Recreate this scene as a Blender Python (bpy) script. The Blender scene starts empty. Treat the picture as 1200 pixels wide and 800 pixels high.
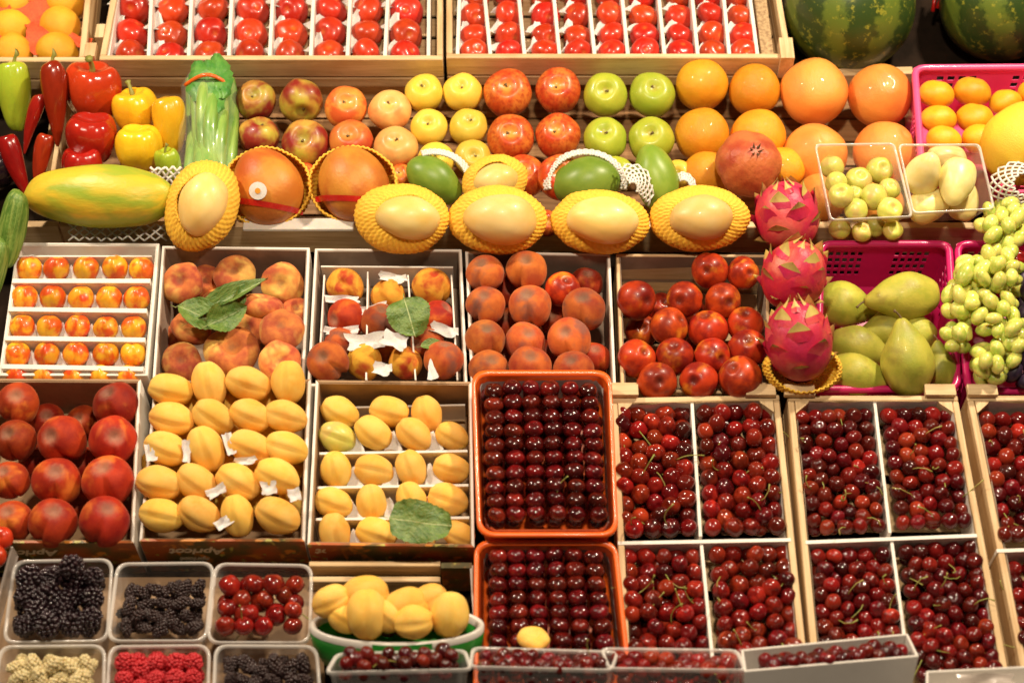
import bpy, math, random
from mathutils import Vector, Matrix, noise, Quaternion
random.seed(7)
R = math.radians
# ---------------------------------------------------------------- camera, world, lamps, exposure
sc = bpy.context.scene
COL = sc.collection
SLOPE = R(32)
SM = Matrix.Translation((0, 0, 0.75)) @ Matrix.Rotation(SLOPE, 4, 'X')      # slope frame (u right, v up the slope, w outward) -> world
FPX = 2000.0; DIST = 2.67; TILT = R(57.2)
FWD = Vector((0, math.cos(TILT), -math.sin(TILT)))
UPC = Vector((0, math.sin(TILT), math.cos(TILT)))
RGT = Vector((1, 0, 0))
VIEW = -FWD
CAM = FWD * -DIST
UPW = Vector((0, math.sin(SLOPE), math.cos(SLOPE)))                         # world up, in the slope frame
cd = bpy.data.cameras.new('camera'); cam = bpy.data.objects.new('camera', cd); COL.objects.link(cam)
cd.sensor_width = 36; cd.lens = 60; cd.clip_end = 100; cd.clip_start = 0.05
cam.matrix_world = SM @ Matrix.Translation(CAM) @ Matrix((RGT, UPC, VIEW)).transposed().to_4x4()
cd.dof.use_dof = True; cd.dof.focus_distance = 2.60; cd.dof.aperture_fstop = 3.2
sc.camera = cam
world = bpy.data.worlds.new('World'); sc.world = world; world.use_nodes = True
bg = world.node_tree.nodes['Background']; bg.inputs[0].default_value = (1.0, 0.72, 0.5, 1); bg.inputs[1].default_value = 0.07
sc.view_settings.view_transform = 'Standard'; sc.view_settings.look = 'None'; sc.view_settings.gamma = 1
sc.view_settings.use_curve_mapping = False; sc.view_settings.exposure = -0.15
def lamp(name, loc, target, power, size, col):
    d = bpy.data.lights.new(name, 'AREA'); d.shape = 'DISK'; d.size = size; d.energy = power; d.color = col
    o = bpy.data.objects.new(name, d); COL.objects.link(o)
    o.matrix_world = Matrix.Translation(loc) @ (Vector(target) - Vector(loc)).to_track_quat('-Z', 'Y').to_matrix().to_4x4()
WARM = (1.0, 0.83, 0.63)
lamp('lamp', (-1.20, -0.25, 2.50), (-0.3, -0.15, 0.7), 36, 0.13, WARM)
lamp('lamp', (1.05, -0.20, 2.50), (0.35, -0.1, 0.75), 46, 0.13, WARM)
lamp('lamp', (0.10, -1.50, 2.60), (0.0, -0.1, 0.66), 34, 0.16, WARM)
# ---------------------------------------------------------------- pixels of the 1200 x 800 photograph -> points in the slope frame
def pixd(px, py): return FWD + RGT * ((px - 600) / FPX) + UPC * ((400 - py) / FPX)
def pix(px, py, pt, n):
    d = pixd(px, py); return CAM + d * ((pt - CAM).dot(n) / d.dot(n))
WN = Vector((0, 0, 1))
def P(px, py, w): return pix(px, py, Vector((0, 0, w)), WN)
def mpp(p): return (p - CAM).dot(FWD) / FPX
def img(a, b, c): return (RGT * a + UPC * b + VIEW * c).normalized()
def frame(z, x):
    z = z.normalized(); x = (x - z * x.dot(z)).normalized(); y = z.cross(x)
    return Matrix((x, y, z)).transposed()
# ---------------------------------------------------------------- node materials
class NT:
    def __init__(s, name):
        s.m = bpy.data.materials.new(name); s.m.use_nodes = True; s.t = s.m.node_tree
        s.p = s.t.nodes['Principled BSDF']; s.out = s.t.nodes['Material Output']
    def n(s, typ, _o=0, **kw):
        nd = s.t.nodes.new(typ)
        for k, v in kw.items():
            if k.startswith('i_'):
                k = k[2:]; k = int(k) if k.isdigit() else k.replace('_', ' ')
                s.set(nd.inputs[k], v)
            else: setattr(nd, k, v)
        return nd.outputs[_o]
    def set(s, inp, v):
        if isinstance(v, bpy.types.NodeSocket): s.t.links.new(v, inp)
        else:
            if isinstance(v, tuple) and len(v) == 3 and inp.type == 'RGBA': v = (*v, 1)
            inp.default_value = v
    def math(s, op, a, b=0.0, c=0.0, clamp=False): return s.n('ShaderNodeMath', operation=op, use_clamp=clamp, i_0=a, i_1=b, i_2=c)
    def mr(s, v, a, b, lo=0.0, hi=1.0): return s.n('ShaderNodeMapRange', interpolation_type='SMOOTHSTEP', i_0=v, i_1=a, i_2=b, i_3=lo, i_4=hi)
    def mix(s, f, a, b, bt='MIX'):
        nd = s.t.nodes.new('ShaderNodeMix'); nd.data_type = 'RGBA'; nd.blend_type = bt
        s.set(nd.inputs[0], f); s.set(nd.inputs[6], a); s.set(nd.inputs[7], b); return nd.outputs[2]
    def noise(s, vec, scale, detail=3.0, rough=0.5, dist=0.0): return s.n('ShaderNodeTexNoise', i_Vector=vec, i_Scale=scale, i_Detail=detail, i_Roughness=rough, i_Distortion=dist)
    def P(s, **kw):
        for k, v in kw.items(): s.set(s.p.inputs[k.replace('_', ' ')], v)
    def bump(s, h, strength, dist): s.P(Normal=s.n('ShaderNodeBump', i_Height=h, i_Strength=strength, i_Distance=dist))
def rnd(t):
    a = t.n('ShaderNodeObjectInfo', _o=5); b = t.n('ShaderNodeNewGeometry', _o=8)
    return t.math('FRACT', t.math('ADD', t.math('MULTIPLY', a, 7.13), t.math('MULTIPLY', b, 3.71)))
def fruit_mat(name, c1, c2, s=1.3, lo=.35, hi=.65, blush=None, bs=.8, blo=.45, bhi=.62, speck=None, streak=None, pole=None, poler=.35,
              rough=.35, rvar=.12, bump=0.0, bscale=14., sss=0., sheen=0., coat=0., val=.18, trans=0., foot=None, spec=.4):
    t = NT(name); r = rnd(t)
    o = t.n('ShaderNodeTexCoord', _o=3)
    off = t.n('ShaderNodeCombineXYZ', i_0=t.math('MULTIPLY', r, 37.0), i_1=t.math('MULTIPLY', r, 91.0), i_2=t.math('MULTIPLY', r, 53.0))
    v = t.n('ShaderNodeVectorMath', operation='ADD', i_0=o, i_1=off)
    c = t.mix(t.mr(t.noise(v, s, 4, .55), lo, hi), c1, c2)
    if streak:
        sv = t.n('ShaderNodeMapping', i_Vector=v, i_Scale=(1, 1, .12))
        c = t.mix(t.mr(t.noise(sv, 6.0, 4, .6), .42, .66, 0, .7), c, streak)
    if blush: c = t.mix(t.mr(t.noise(v, bs, 3.5, .55, .3), blo, bhi), c, blush)
    x = t.n('ShaderNodeSeparateXYZ', i_0=o)
    if pole or foot:
        sx = x.node
        rho = t.math('SQRT', t.math('ADD', t.math('MULTIPLY', sx.outputs[0], sx.outputs[0]), t.math('MULTIPLY', sx.outputs[1], sx.outputs[1])))
        rho = t.math('ADD', rho, t.math('MULTIPLY', t.noise(v, 7.0, 3), .25))
        if pole: c = t.mix(t.math('MULTIPLY', t.mr(rho, poler * .4 + .02, poler + .2, .8, 0), t.mr(sx.outputs[2], 0.1, .4)), c, pole)
        if foot: c = t.mix(t.math('MULTIPLY', t.mr(rho, .15, .45, 1, 0), t.mr(sx.outputs[2], -.3, -.6)), c, foot)
    if speck:
        vo = t.n('ShaderNodeTexVoronoi', i_Vector=v, i_Scale=speck[1])
        c = t.mix(t.mr(vo, speck[2] * .6, speck[2], .75, 0), c, speck[0])
    hsv = t.n('ShaderNodeHueSaturation', i_Hue=t.math('ADD', .499, t.math('MULTIPLY', r, .013)), i_Saturation=1.0,
              i_Value=t.math('ADD', 1 - val, t.math('MULTIPLY', t.math('FRACT', t.math('MULTIPLY', r, 17.7)), 2 * val)), i_Fac=1.0, i_Color=c)
    rg = t.math('ADD', rough - rvar * .5, t.math('MULTIPLY', t.noise(v, 4.0, 4, .6), rvar))
    t.P(Base_Color=hsv, Roughness=rg, Specular_IOR_Level=spec)
    if sss: t.P(Subsurface_Weight=sss, Subsurface_Radius=(1.0, .35, .12), Subsurface_Scale=.006)
    if sheen: t.P(Sheen_Weight=sheen * .28, Sheen_Roughness=.4, Sheen_Tint=(1, .6, .35))
    if coat: t.P(Coat_Weight=coat, Coat_Roughness=.045)
    if trans: t.P(Transmission_Weight=trans, IOR=1.35)
    if bump: t.bump(t.noise(v, bscale, 4, .6), .5, bump * .06)
    return t.m
def plain(name, col, rough=.5, col2=None, s=30., bump=0.0, bs=120., sss=0., coat=0., spec=.5, stretch=None, alpha=None):
    t = NT(name); v = t.n('ShaderNodeTexCoord', _o=3)
    if stretch: v = t.n('ShaderNodeMapping', i_Vector=v, i_Scale=stretch)
    c = t.mix(t.mr(t.noise(v, s, 5, .6), .35, .68), col, col2 or tuple(x * .86 for x in col))
    t.P(Base_Color=c, Roughness=t.math('ADD', rough - .06, t.math('MULTIPLY', t.noise(v, s * 2, 3), .12)), Specular_IOR_Level=spec)
    if sss: t.P(Subsurface_Weight=sss, Subsurface_Radius=(1, .6, .25), Subsurface_Scale=.004)
    if coat: t.P(Coat_Weight=coat, Coat_Roughness=.1)
    if alpha is not None:
        t.P(Alpha=alpha)
    if bump: t.bump(t.noise(v, bs, 5, .6), .5, bump)
    return t.m
def wood(name, axis, a=(.72, .53, .30), b=(.56, .38, .19)):
    t = NT(name); o = t.n('ShaderNodeTexCoord', _o=3); r = rnd(t)
    off = t.n('ShaderNodeCombineXYZ', i_0=t.math('MULTIPLY', r, 3.0), i_1=t.math('MULTIPLY', r, 5.0), i_2=t.math('MULTIPLY', r, 7.0))
    v = t.n('ShaderNodeVectorMath', operation='ADD', i_0=o, i_1=off)
    st = t.n('ShaderNodeMapping', i_Vector=v, i_Scale=(.06, 1, 1) if axis == 'x' else (1, .06, 1))
    g = t.noise(st, 130, 5, .65, .6)
    c = t.mix(t.mr(g, .38, .66), a, b)
    c = t.mix(t.mr(t.noise(v, 9, 3), .45, .75, 0, .55), c, (.46, .25, .10))
    kv = t.n('ShaderNodeMapping', i_Vector=v, i_Scale=(.6, 1, 1) if axis == 'x' else (1, .6, 1))
    vo = t.n('ShaderNodeTexVoronoi', i_Vector=kv, i_Scale=7.0)
    c = t.mix(t.mr(vo, .025, .055, .85, 0), c, (.16, .06, .025))
    t.P(Base_Color=c, Roughness=.62, Specular_IOR_Level=.3); t.bump(t.noise(st, 260, 4, .7), .6, .0012)
    return t.m
def clear(name, alpha, col=(.9, .86, .8), rough=.12, fres=.35):
    t = NT(name); o = t.n('ShaderNodeTexCoord', _o=3)
    bsc = 150 if 'film' in name else 45
    t.P(Base_Color=col, Roughness=rough, Coat_Weight=.6, Coat_Roughness=.06)
    fr = t.n('ShaderNodeLayerWeight', _o=1, i_Blend=.35)
    al = t.math('ADD', alpha, t.math('MULTIPLY', fr, fres), clamp=True)
    t.P(Alpha=al); t.bump(t.noise(o, bsc, 3), .6, .003)
    return t.m
M = {}
M['wood_x'] = wood('pale_wood', 'x'); M['wood_y'] = wood('pale_wood_along', 'y')
M['wood_dark'] = wood('brown_wood', 'x', (.36, .2, .09), (.2, .1, .04))
M['white_card'] = plain('white_card', (.82, .77, .69), .6, (.74, .68, .60), 12, .0006, 60)
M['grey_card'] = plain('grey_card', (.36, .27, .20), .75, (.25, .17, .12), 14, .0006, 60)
M['brown_card'] = plain('brown_card', (.40, .25, .13), .75, (.30, .18, .09), 14, .0006, 80)
M['kraft_edge'] = plain('kraft_edge', (.50, .34, .17), .8, (.25, .15, .07), 160, .001, 200)
M['paper'] = plain('white_paper', (.80, .76, .71), .7, (.70, .65, .6), 10, .001, 40, sss=.2)
M['red_paper'] = plain('red_tissue', (.78, .12, .03), .7, (.65, .07, .02), 10, .001, 40, sss=.2)
M['foam_yellow'] = plain('yellow_foam', (.95, .55, .05), .65, (.90, .48, .04), 20, .0008, 120, sss=.35)
M['foam_white'] = plain('white_foam', (.80, .76, .68), .6, (.7, .66, .58), 20, .0008, 120, sss=.3)
M['orange_plastic'] = plain('orange_plastic', (.88, .15, .015), .34, (.82, .12, .012), 8, .0004, 30, coat=.3, sss=.1)
M['pink_plastic'] = plain('pink_plastic', (.90, .10, .27), .34, (.84, .08, .24), 8, .0004, 30, coat=.3, sss=.1)
M['magenta_plastic'] = plain('magenta_plastic', (.62, .015, .14), .34, (.5, .01, .11), 8, .0004, 30, coat=.3)
M['white_plastic'] = plain('white_plastic', (.70, .66, .6), .35, (.64, .6, .54), 8, .0003, 30, coat=.3)
M['green_plastic'] = plain('green_plastic', (.03, .38, .04), .35, (.02, .3, .03), 8, .0003, 30, coat=.3)
M['clear_wall'] = clear('clear_plastic', .05); M['clear_rim'] = clear('clear_plastic_rim', .42)
M['film'] = clear('clear_film', .015, (.95, .93, .9), .06, .16)
M['frost'] = plain('frosted_plastic', (.55, .48, .42), .3, (.5, .42, .36), 8, .0004, 30, coat=.3, alpha=.5)
M['board'] = plain('dark_board', (.022, .013, .008), .9, (.012, .008, .005), 20, spec=.1)
M['dark'] = plain('dark_wall', (.012, .009, .008), .9)
M['ground'] = plain('asphalt', (.05, .047, .045), .85, (.035, .033, .03), 30, .002, 90)
M['stem_green'] = plain('green_stem', (.25, .30, .05), .5, (.30, .22, .05), 60)
M['stem_brown'] = plain('brown_stem', (.12, .07, .03), .7, (.2, .13, .05), 60)
M['sticker'] = plain('white_sticker', (.8, .78, .74), .3); M['sticker_ink'] = plain('orange_sticker_mark', (.8, .35, .04), .4)
M['band'] = plain('red_band', (.65, .015, .01), .3, (.55, .012, .01), 40, .002, 90, coat=.5)
M['ink'] = plain('cream_lettering', (.85, .74, .55), .6)
t = NT('printed_fruit_card'); v = t.n('ShaderNodeTexCoord', _o=3)
cc = t.mix(t.mr(t.noise(v, 14, 3), .42, .6), (.13, .11, .03), (.46, .11, .025))
cc = t.mix(t.mr(t.noise(v, 34, 2, .5, .5), .55, .66), cc, (.75, .28, .04)); cc = t.mix(t.mr(t.noise(v, 60, 2), .62, .7), cc, (.5, .45, .1))
t.P(Base_Color=cc, Roughness=.4); M['print'] = t.m
t = NT('leaf'); v = t.n('ShaderNodeTexCoord', _o=3); sx = t.n('ShaderNodeSeparateXYZ', i_0=v).node
y = t.math('ABSOLUTE', sx.outputs[1])
vein = t.math('SINE', t.math('MULTIPLY', t.math('SUBTRACT', sx.outputs[0], t.math('MULTIPLY', y, .8)), 26.))
cc = t.mix(t.mr(t.noise(v, 3, 4), .35, .65), (.07, .15, .02), (.15, .24, .045))
cc = t.mix(t.mr(vein, .9, 1, 0, .22), cc, (.36, .44, .16)); cc = t.mix(t.mr(y, .012, .035, .8, 0), cc, (.42, .48, .2))
t.P(Base_Color=cc, Roughness=.42, Subsurface_Weight=.1, Subsurface_Scale=.003); t.bump(t.noise(v, 6, 5), .4, .006); M['leaf'] = t.m
t = NT('watermelon_rind'); v = t.n('ShaderNodeTexCoord', _o=3); sx = t.n('ShaderNodeSeparateXYZ', i_0=v).node
an = t.math('ADD', t.math('MULTIPLY', t.math('ARCTAN2', sx.outputs[1], sx.outputs[0]), 7.0), t.math('MULTIPLY', t.noise(v, 3.5, 5, .65), 5.5))
st = t.math('SINE', an)
cc = t.mix(t.mr(st, -.2, .75), (.030, .060, .010), (.11, .16, .02)); cc = t.mix(t.mr(t.noise(v, 9, 4, .7), .55, .68, 0, .8), cc, (.30, .30, .03))
t.P(Base_Color=cc, Roughness=.36, Coat_Weight=.1); M['watermelon'] = t.m
F = fruit_mat
M['tomato'] = F('tomato_skin', (.60, .028, .012), (.46, .012, .006), pole=(.62, .12, .02), poler=.2, rough=.30, coat=.25, sss=.1)
M['lemon'] = F('citrus_peel', (.88, .46, .03), (.84, .38, .02), rough=.4, bump=.05, bscale=28, sss=.1)
M['orange'] = F('orange_peel', (.86, .35, .018), (.82, .29, .015), rough=.38, bump=.05, bscale=30, speck=((.62, .2, .015), 26, .16), sss=.12, foot=(.5, .25, .05), coat=.15)
M['grapefruit'] = F('grapefruit_peel', (.80, .24, .045), (.84, .33, .06), s=.8, rough=.34, bump=.035, bscale=32, speck=((.7, .17, .03), 24, .14), sss=.12, pole=(.7, .42, .14), poler=.14, coat=.2)
M['tangerine'] = F('tangerine_peel', (.86, .40, .02), (.82, .33, .015), rough=.36, bump=.02, bscale=22, sss=.12)
M['pomelo'] = F('pomelo_peel', (.80, .52, .04), (.78, .46, .04), rough=.4, bump=.05, bscale=36, sss=.12)
M['apple_mix'] = F('red_green_apple_skin', (.48, .40, .05), (.56, .26, .05), blush=(.24, .012, .016), bs=.7, blo=.38, bhi=.60, speck=((.6, .4, .2), 24, .10), pole=(.34, .30, .05), rough=.38, coat=.06)
M['apple_orange'] = F('orange_red_apple_skin', (.74, .16, .035), (.76, .26, .05), blush=(.62, .07, .025), speck=((.8, .45, .2), 26, .1), pole=(.6, .30, .06), rough=.38, coat=.06)
M['apple_peach'] = F('peach_coloured_apple_skin', (.82, .48, .15), (.82, .40, .12), blush=(.76, .24, .07), bs=.7, blo=.48, bhi=.7, pole=(.7, .45, .1), speck=((.9, .6, .3), 26, .1), rough=.38, coat=.05)
M['apple_yellow'] = F('yellow_apple_skin', (.80, .52, .055), (.78, .55, .08), speck=((.5, .36, .04), 22, .09), pole=(.42, .34, .04), poler=.28, rough=.38, coat=.05, sss=.1)
M['apple_red'] = F('red_apple_skin', (.52, .035, .012), (.64, .16, .03), streak=(.34, .012, .009), pole=(.66, .32, .06), poler=.34, rough=.34, coat=.1)
M['apple_green'] = F('green_apple_skin', (.38, .44, .03), (.48, .50, .045), speck=((.6, .62, .2), 24, .1), pole=(.40, .30, .06), poler=.2, rough=.35, coat=.08, sss=.08)
M['plum'] = F('plumcot_skin', (.86, .36, .02), (.86, .42, .03), blush=(.70, .07, .012), bs=.75, blo=.40, bhi=.60, rough=.33, coat=.1, sss=.12)
M['apricot'] = F('apricot_skin', (.85, .46, .085), (.84, .51, .13), s=.9, blush=(.80, .34, .05), bs=.7, blo=.5, bhi=.8, speck=((.72, .34, .06), 30, .06), rough=.6, bump=.012, bscale=20, sss=.2, sheen=.3, spec=.12, val=.12)
M['peach'] = F('peach_skin', (.58, .14, .03), (.34, .045, .02), s=1.1, lo=.3, hi=.7, blush=(.22, .08, .055), bs=.8, blo=.48, bhi=.70, pole=(.24, .14, .09), poler=.42, rough=.75, bump=.012, bscale=40, sheen=.9, sss=.06, val=.28, spec=.12)
M['peach_yellow'] = F('yellow_peach_skin', (.80, .42, .05), (.76, .30, .035), blush=(.46, .05, .018), bs=.8, blo=.44, bhi=.66, rough=.7, bump=.012, bscale=40, sheen=.5, sss=.1, spec=.12)
M['peach_red'] = F('deep_red_peach_skin', (.42, .030, .010), (.25, .010, .008), lo=.3, hi=.7, blush=(.64, .15, .025), bs=.75, blo=.53, bhi=.74, pole=(.30, .15, .10), poler=.45, speck=((.5, .16, .06), 30, .08), rough=.55, bump=.01, bscale=40, sheen=.45, sss=.04, val=.3, spec=.15)
M['flat_peach'] = F('flat_peach_skin', (.60, .17, .05), (.36, .06, .035), s=1.3, lo=.35, hi=.65, blush=(.74, .44, .11), bs=.7, blo=.48, bhi=.70, pole=(.20, .09, .05), poler=.25, rough=.75, bump=.02, bscale=30, sheen=.9, sss=.06, val=.3, spec=.12)
M['nectarine'] = F('nectarine_skin', (.50, .030, .010), (.22, .008, .008), s=1.1, lo=.38, hi=.62, blush=(.74, .22, .02), bs=.8, blo=.54, bhi=.76, pole=(.12, .015, .012), poler=.32, speck=((.8, .35, .1), 30, .09), rough=.34, coat=.08, sss=.05, val=.28, spec=.3)
M['cherry_dark'] = F('dark_cherry_skin', (.085, .003, .005), (.045, .002, .003), blush=(.14, .004, .006), val=.45, rough=.26, rvar=.2, coat=.6, spec=.25)
M['cherry'] = F('cherry_skin', (.22, .007, .006), (.11, .003, .004), blush=(.42, .022, .012), bs=.5, blo=.54, bhi=.74, val=.4, rough=.22, rvar=.14, coat=.6, spec=.25)
M['grape'] = F('green_grape_skin', (.66, .64, .14), (.72, .66, .18), rough=.28, val=.14, sss=.5, coat=.15, blush=(.46, .54, .08))
M['grape_dark'] = F('black_grape_skin', (.02, .012, .03), (.04, .02, .04), rough=.45)
M['mango'] = F('cream_mango_skin', (.88, .62, .24), (.86, .54, .15), s=.8, rough=.4, coat=.06, sss=.15, speck=((.3, .16, .05), 8, .05))
M['mango_big'] = F('orange_mango_skin', (.58, .21, .03), (.50, .13, .02), s=1.2, blush=(.42, .07, .015), bs=.8, blo=.44, bhi=.70, speck=((.12, .05, .02), 16, .08), rough=.45, sss=.08, bump=.02, bscale=12)
M['papaya'] = F('papaya_skin', (.80, .48, .03), (.70, .46, .035), s=1.2, blush=(.30, .38, .03), bs=.8, blo=.42, bhi=.62, speck=((.3, .16, .03), 14, .08), rough=.4, bump=.03, bscale=6, sss=.1)
M['green_fruit'] = F('green_mango_skin', (.17, .27, .025), (.24, .34, .04), speck=((.4, .45, .12), 22, .08), rough=.38, sss=.05)
M['pomegranate'] = F('pomegranate_skin', (.36, .055, .022), (.50, .14, .04), s=1.5, speck=((.3, .1, .04), 12, .1), rough=.42, bump=.08, bscale=4)
M['dragon'] = F('dragon_fruit_skin', (.60, .025, .09), (.46, .015, .09), blush=(.68, .12, .10), blo=.46, bhi=.70, rough=.42, sss=.12, bump=.03, bscale=6)
M['pear'] = F('pear_skin', (.34, .35, .04), (.48, .43, .06), speck=((.30, .18, .05), 18, .13), blush=(.30, .25, .04), bs=1.0, blo=.50, bhi=.72, rough=.42, sss=.08, coat=.03, bump=.02, bscale=20, val=.22)
M['quince'] = F('cream_pear_skin', (.84, .70, .32), (.80, .62, .22), speck=((.5, .34, .12), 18, .08), rough=.35, sss=.15)
M['guava'] = F('pale_green_fruit_skin', (.60, .58, .10), (.70, .62, .14), blush=(.66, .48, .14), rough=.35, sss=.15, speck=((.4, .3, .08), 20, .08))
M['pepper_red'] = F('red_pepper_skin', (.50, .018, .009), (.40, .011, .007), rough=.2, coat=.5, bump=.02, bscale=5.0)
M['chili'] = F('red_chili_skin', (.34, .007, .006), (.24, .005, .005), rough=.2, coat=.5, bump=.02, bscale=5.0)
M['pepper_yellow'] = F('yellow_pepper_skin', (.86, .47, .02), (.84, .42, .015), rough=.22, coat=.5, bump=.02, bscale=5.0, sss=.1)
M['pepper_green'] = F('light_green_pepper_skin', (.42, .50, .03), (.36, .48, .03), rough=.22, coat=.5, bump=.02, bscale=5.0, sss=.1)
M['aubergine'] = F('aubergine_skin', (.02, .008, .015), (.012, .006, .01), rough=.2, coat=.5)
M['cucumber'] = F('cucumber_skin', (.08, .17, .02), (.14, .25, .035), streak=(.30, .38, .08), rough=.4, bump=.05, bscale=9)
M['celery'] = plain('celery_stalk', (.30, .46, .09), .4, (.13, .32, .04), 60, sss=.1, stretch=(1, .1, 1), coat=.4)
M['lettuce'] = plain('dark_green_leaf', (.05, .22, .03), .45, (.13, .33, .05), 40, .003, 60)
M['blackberry'] = plain('blackberry_skin', (.012, .007, .009), .22, (.03, .008, .012), 6, coat=.4)
M['mulberry'] = plain('dark_mulberry_skin', (.022, .011, .010), .35, (.04, .016, .014), 3, coat=.1)
M['white_mulberry'] = plain('white_mulberry_skin', (.70, .60, .34), .5, (.62, .48, .22), 4, sss=.25)
M['raspberry'] = plain('raspberry_skin', (.55, .018, .025), .45, (.44, .012, .02), 4, sss=.2)
M['scale_tip'] = plain('yellow_green_scale', (.55, .42, .10), .5, (.48, .28, .09), 3)
# ---------------------------------------------------------------- object helpers
def tag(o, label, cat, group=None):
    o['label'] = label; o['category'] = cat
    if group: o['group'] = group
    return o
def place(o, loc, rot=None, scale=(1, 1, 1)):
    m = Matrix.Translation(loc)
    if rot is not None: m = m @ rot.to_4x4()
    m = m @ Matrix.Diagonal((*scale, 1))
    o.matrix_basis = SM @ m; return o
def empty(name, loc):
    o = bpy.data.objects.new(name, None); COL.objects.link(o); o.empty_display_size = .02; place(o, loc); o['_o'] = list(loc); return o
def obj(name, me, mat=None, parent=None):
    if mat and not me.materials: me.materials.append(mat)
    o = bpy.data.objects.new(name, me); COL.objects.link(o)
    if parent: o.parent = parent
    return o
class MB:
    def __init__(s): s.v = []; s.f = []
    def add(s, vs, fs):
        b = len(s.v); s.v += [Vector(x) for x in vs]; s.f += [tuple(b + i for i in f) for f in fs]; return s
    def hexa(s, top, bot):                    # two quads, same winding
        return s.add(list(top) + list(bot), [(0, 1, 2, 3), (7, 6, 5, 4), (0, 4, 5, 1), (1, 5, 6, 2), (2, 6, 7, 3), (3, 7, 4, 0)])
    def slab(s, a, b, thick, depth, down=WN, side=None):      # a bar from a to b (top face centre line)
        d = (b - a).normalized(); n = down.cross(d).normalized() * (thick / 2)
        t = [a - n, b - n, b + n, a + n]
        return s.hexa(t, [p - down * depth for p in t])
    def tube(s, pts, r, n=6, taper=None, closed=False):
        L = len(pts); rings = []
        up = Vector((.13, .31, .94))
        for i, p in enumerate(pts):
            a = pts[(i - 1) % L] if (closed or i) else pts[0]; b = pts[(i + 1) % L] if (closed or i < L - 1) else pts[-1]
            d = (b - a).normalized(); x = d.cross(up).normalized(); y = d.cross(x); rr = r * (taper[i] if taper else 1)
            rings.append([p + (x * math.cos(2 * math.pi * k / n) + y * math.sin(2 * math.pi * k / n)) * rr for k in range(n)])
        b0 = len(s.v)
        for g in rings: s.v += g
        for i in range(L if closed else L - 1):
            for k in range(n):
                j = (i + 1) % L; s.f.append((b0 + i * n + k, b0 + i * n + (k + 1) % n, b0 + j * n + (k + 1) % n, b0 + j * n + k))
        if not closed:
            s.f.append(tuple(b0 + k for k in range(n))[::-1]); s.f.append(tuple(b0 + (L - 1) * n + k for k in range(n)))
        return s
    def loft(s, loops, cap=True):
        n = len(loops[0]); b = len(s.v)
        for l in loops: s.v += list(l)
        for i in range(len(loops) - 1):
            for k in range(n): s.f.append((b + i * n + k, b + i * n + (k + 1) % n, b + (i + 1) * n + (k + 1) % n, b + (i + 1) * n + k))
        if cap: s.f.append(tuple(b + (len(loops) - 1) * n + k for k in range(n)))
        return s
    def grid(s, pts):
        nu = len(pts); nv = len(pts[0]); b = len(s.v)
        for r in pts: s.v += r
        for i in range(nu - 1):
            for j in range(nv - 1): s.f.append((b + i * nv + j, b + (i + 1) * nv + j, b + (i + 1) * nv + j + 1, b + i * nv + j + 1))
        return s
    def mesh(s, name, org=None, smooth=False, bevel=0, recalc=False):
        me = bpy.data.meshes.new(name); o = org or Vector((0, 0, 0))
        me.from_pydata([tuple(v - o) for v in s.v], [], s.f)
        if bevel or recalc:
            import bmesh
            bm = bmesh.new(); bm.from_mesh(me)
            bmesh.ops.recalc_face_normals(bm, faces=bm.faces)
            if bevel: bmesh.ops.bevel(bm, geom=list(bm.edges), offset=bevel, segments=1, affect='EDGES', clamp_overlap=True)
            bm.to_mesh(me); bm.free()
        if smooth: me.polygons.foreach_set('use_smooth', [True] * len(me.polygons))
        me.update(); return me
    def part(s, name, mat, parent, **kw):
        return obj(name, s.mesh(name, Vector(parent['_o']), **kw), mat, parent)
    def thing(s, name, mat, org=None, **kw):
        org = org or sum(s.v, Vector()) / len(s.v)
        o = obj(name, s.mesh(name, org, **kw), mat); place(o, org); o['_o'] = list(org); return o
# ---------------------------------------------------------------- unit fruit shapes (radius 1, axis z, suture towards +x)
def fruit_mesh(name, H=1., top=(0, .3), bot=(0, .3), crease=0., cw=.25, lobes=0, lamp_=0., width=None, nz=.03, nf=1.2, nu=36, nv=24, sq=1., bend=0., seed=0, tip=0.):
    vs = []; fs = []
    for j in range(nv + 1):
        th = math.pi * j / nv; st, ct = math.sin(th), math.cos(th)
        z0 = H * ct
        if ct > 0: z0 -= top[0] * math.exp(-(st / top[1]) ** 2)
        else: z0 += bot[0] * math.exp(-(st / bot[1]) ** 2)
        if tip and ct < 0: z0 -= tip * math.exp(-(st / .22) ** 2)
        rho = abs(st) ** sq * (width(ct) if width else 1)
        for i in range(nu):
            ph = 2 * math.pi * i / nu; r = rho
            d = (ph + math.pi) % (2 * math.pi) - math.pi
            if crease: r *= 1 - crease * math.exp(-(d / cw) ** 2)
            if crease: r *= 1 + crease * .35 * math.tanh(d / (cw * .6)) * math.exp(-(d / .8) ** 2)
            if lobes: r *= 1 + lamp_ * (abs(math.cos(lobes * ph / 2)) - .6)
            p = Vector((r * math.cos(ph), r * math.sin(ph), z0))
            q = noise.noise(p * nf + Vector((seed * 7.3, seed * 3.1, 1.7))) * nz
            p = p * (1 + q); p.x += bend * (1 - (p.z / H) ** 2) if bend else 0
            if lobes: p.z += (abs(math.cos(lobes * ph / 2)) - .6) * lamp_ * .9 * (1 if ct > 0 else -1) * math.sin(th) * abs(ct)
            vs.append(p)
    for j in range(nv):
        for i in range(nu):
            a = j * nu + i; b = j * nu + (i + 1) % nu; fs.append((a, a + nu, b + nu, b))
    m = MB(); m.v = vs; m.f = fs
    me = m.mesh(name, smooth=True)
    import bmesh
    bm = bmesh.new(); bm.from_mesh(me); bmesh.ops.remove_doubles(bm, verts=bm.verts, dist=1e-5); bm.to_mesh(me); bm.free()
    me.polygons.foreach_set('use_smooth', [True] * len(me.polygons))
    return me
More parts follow.
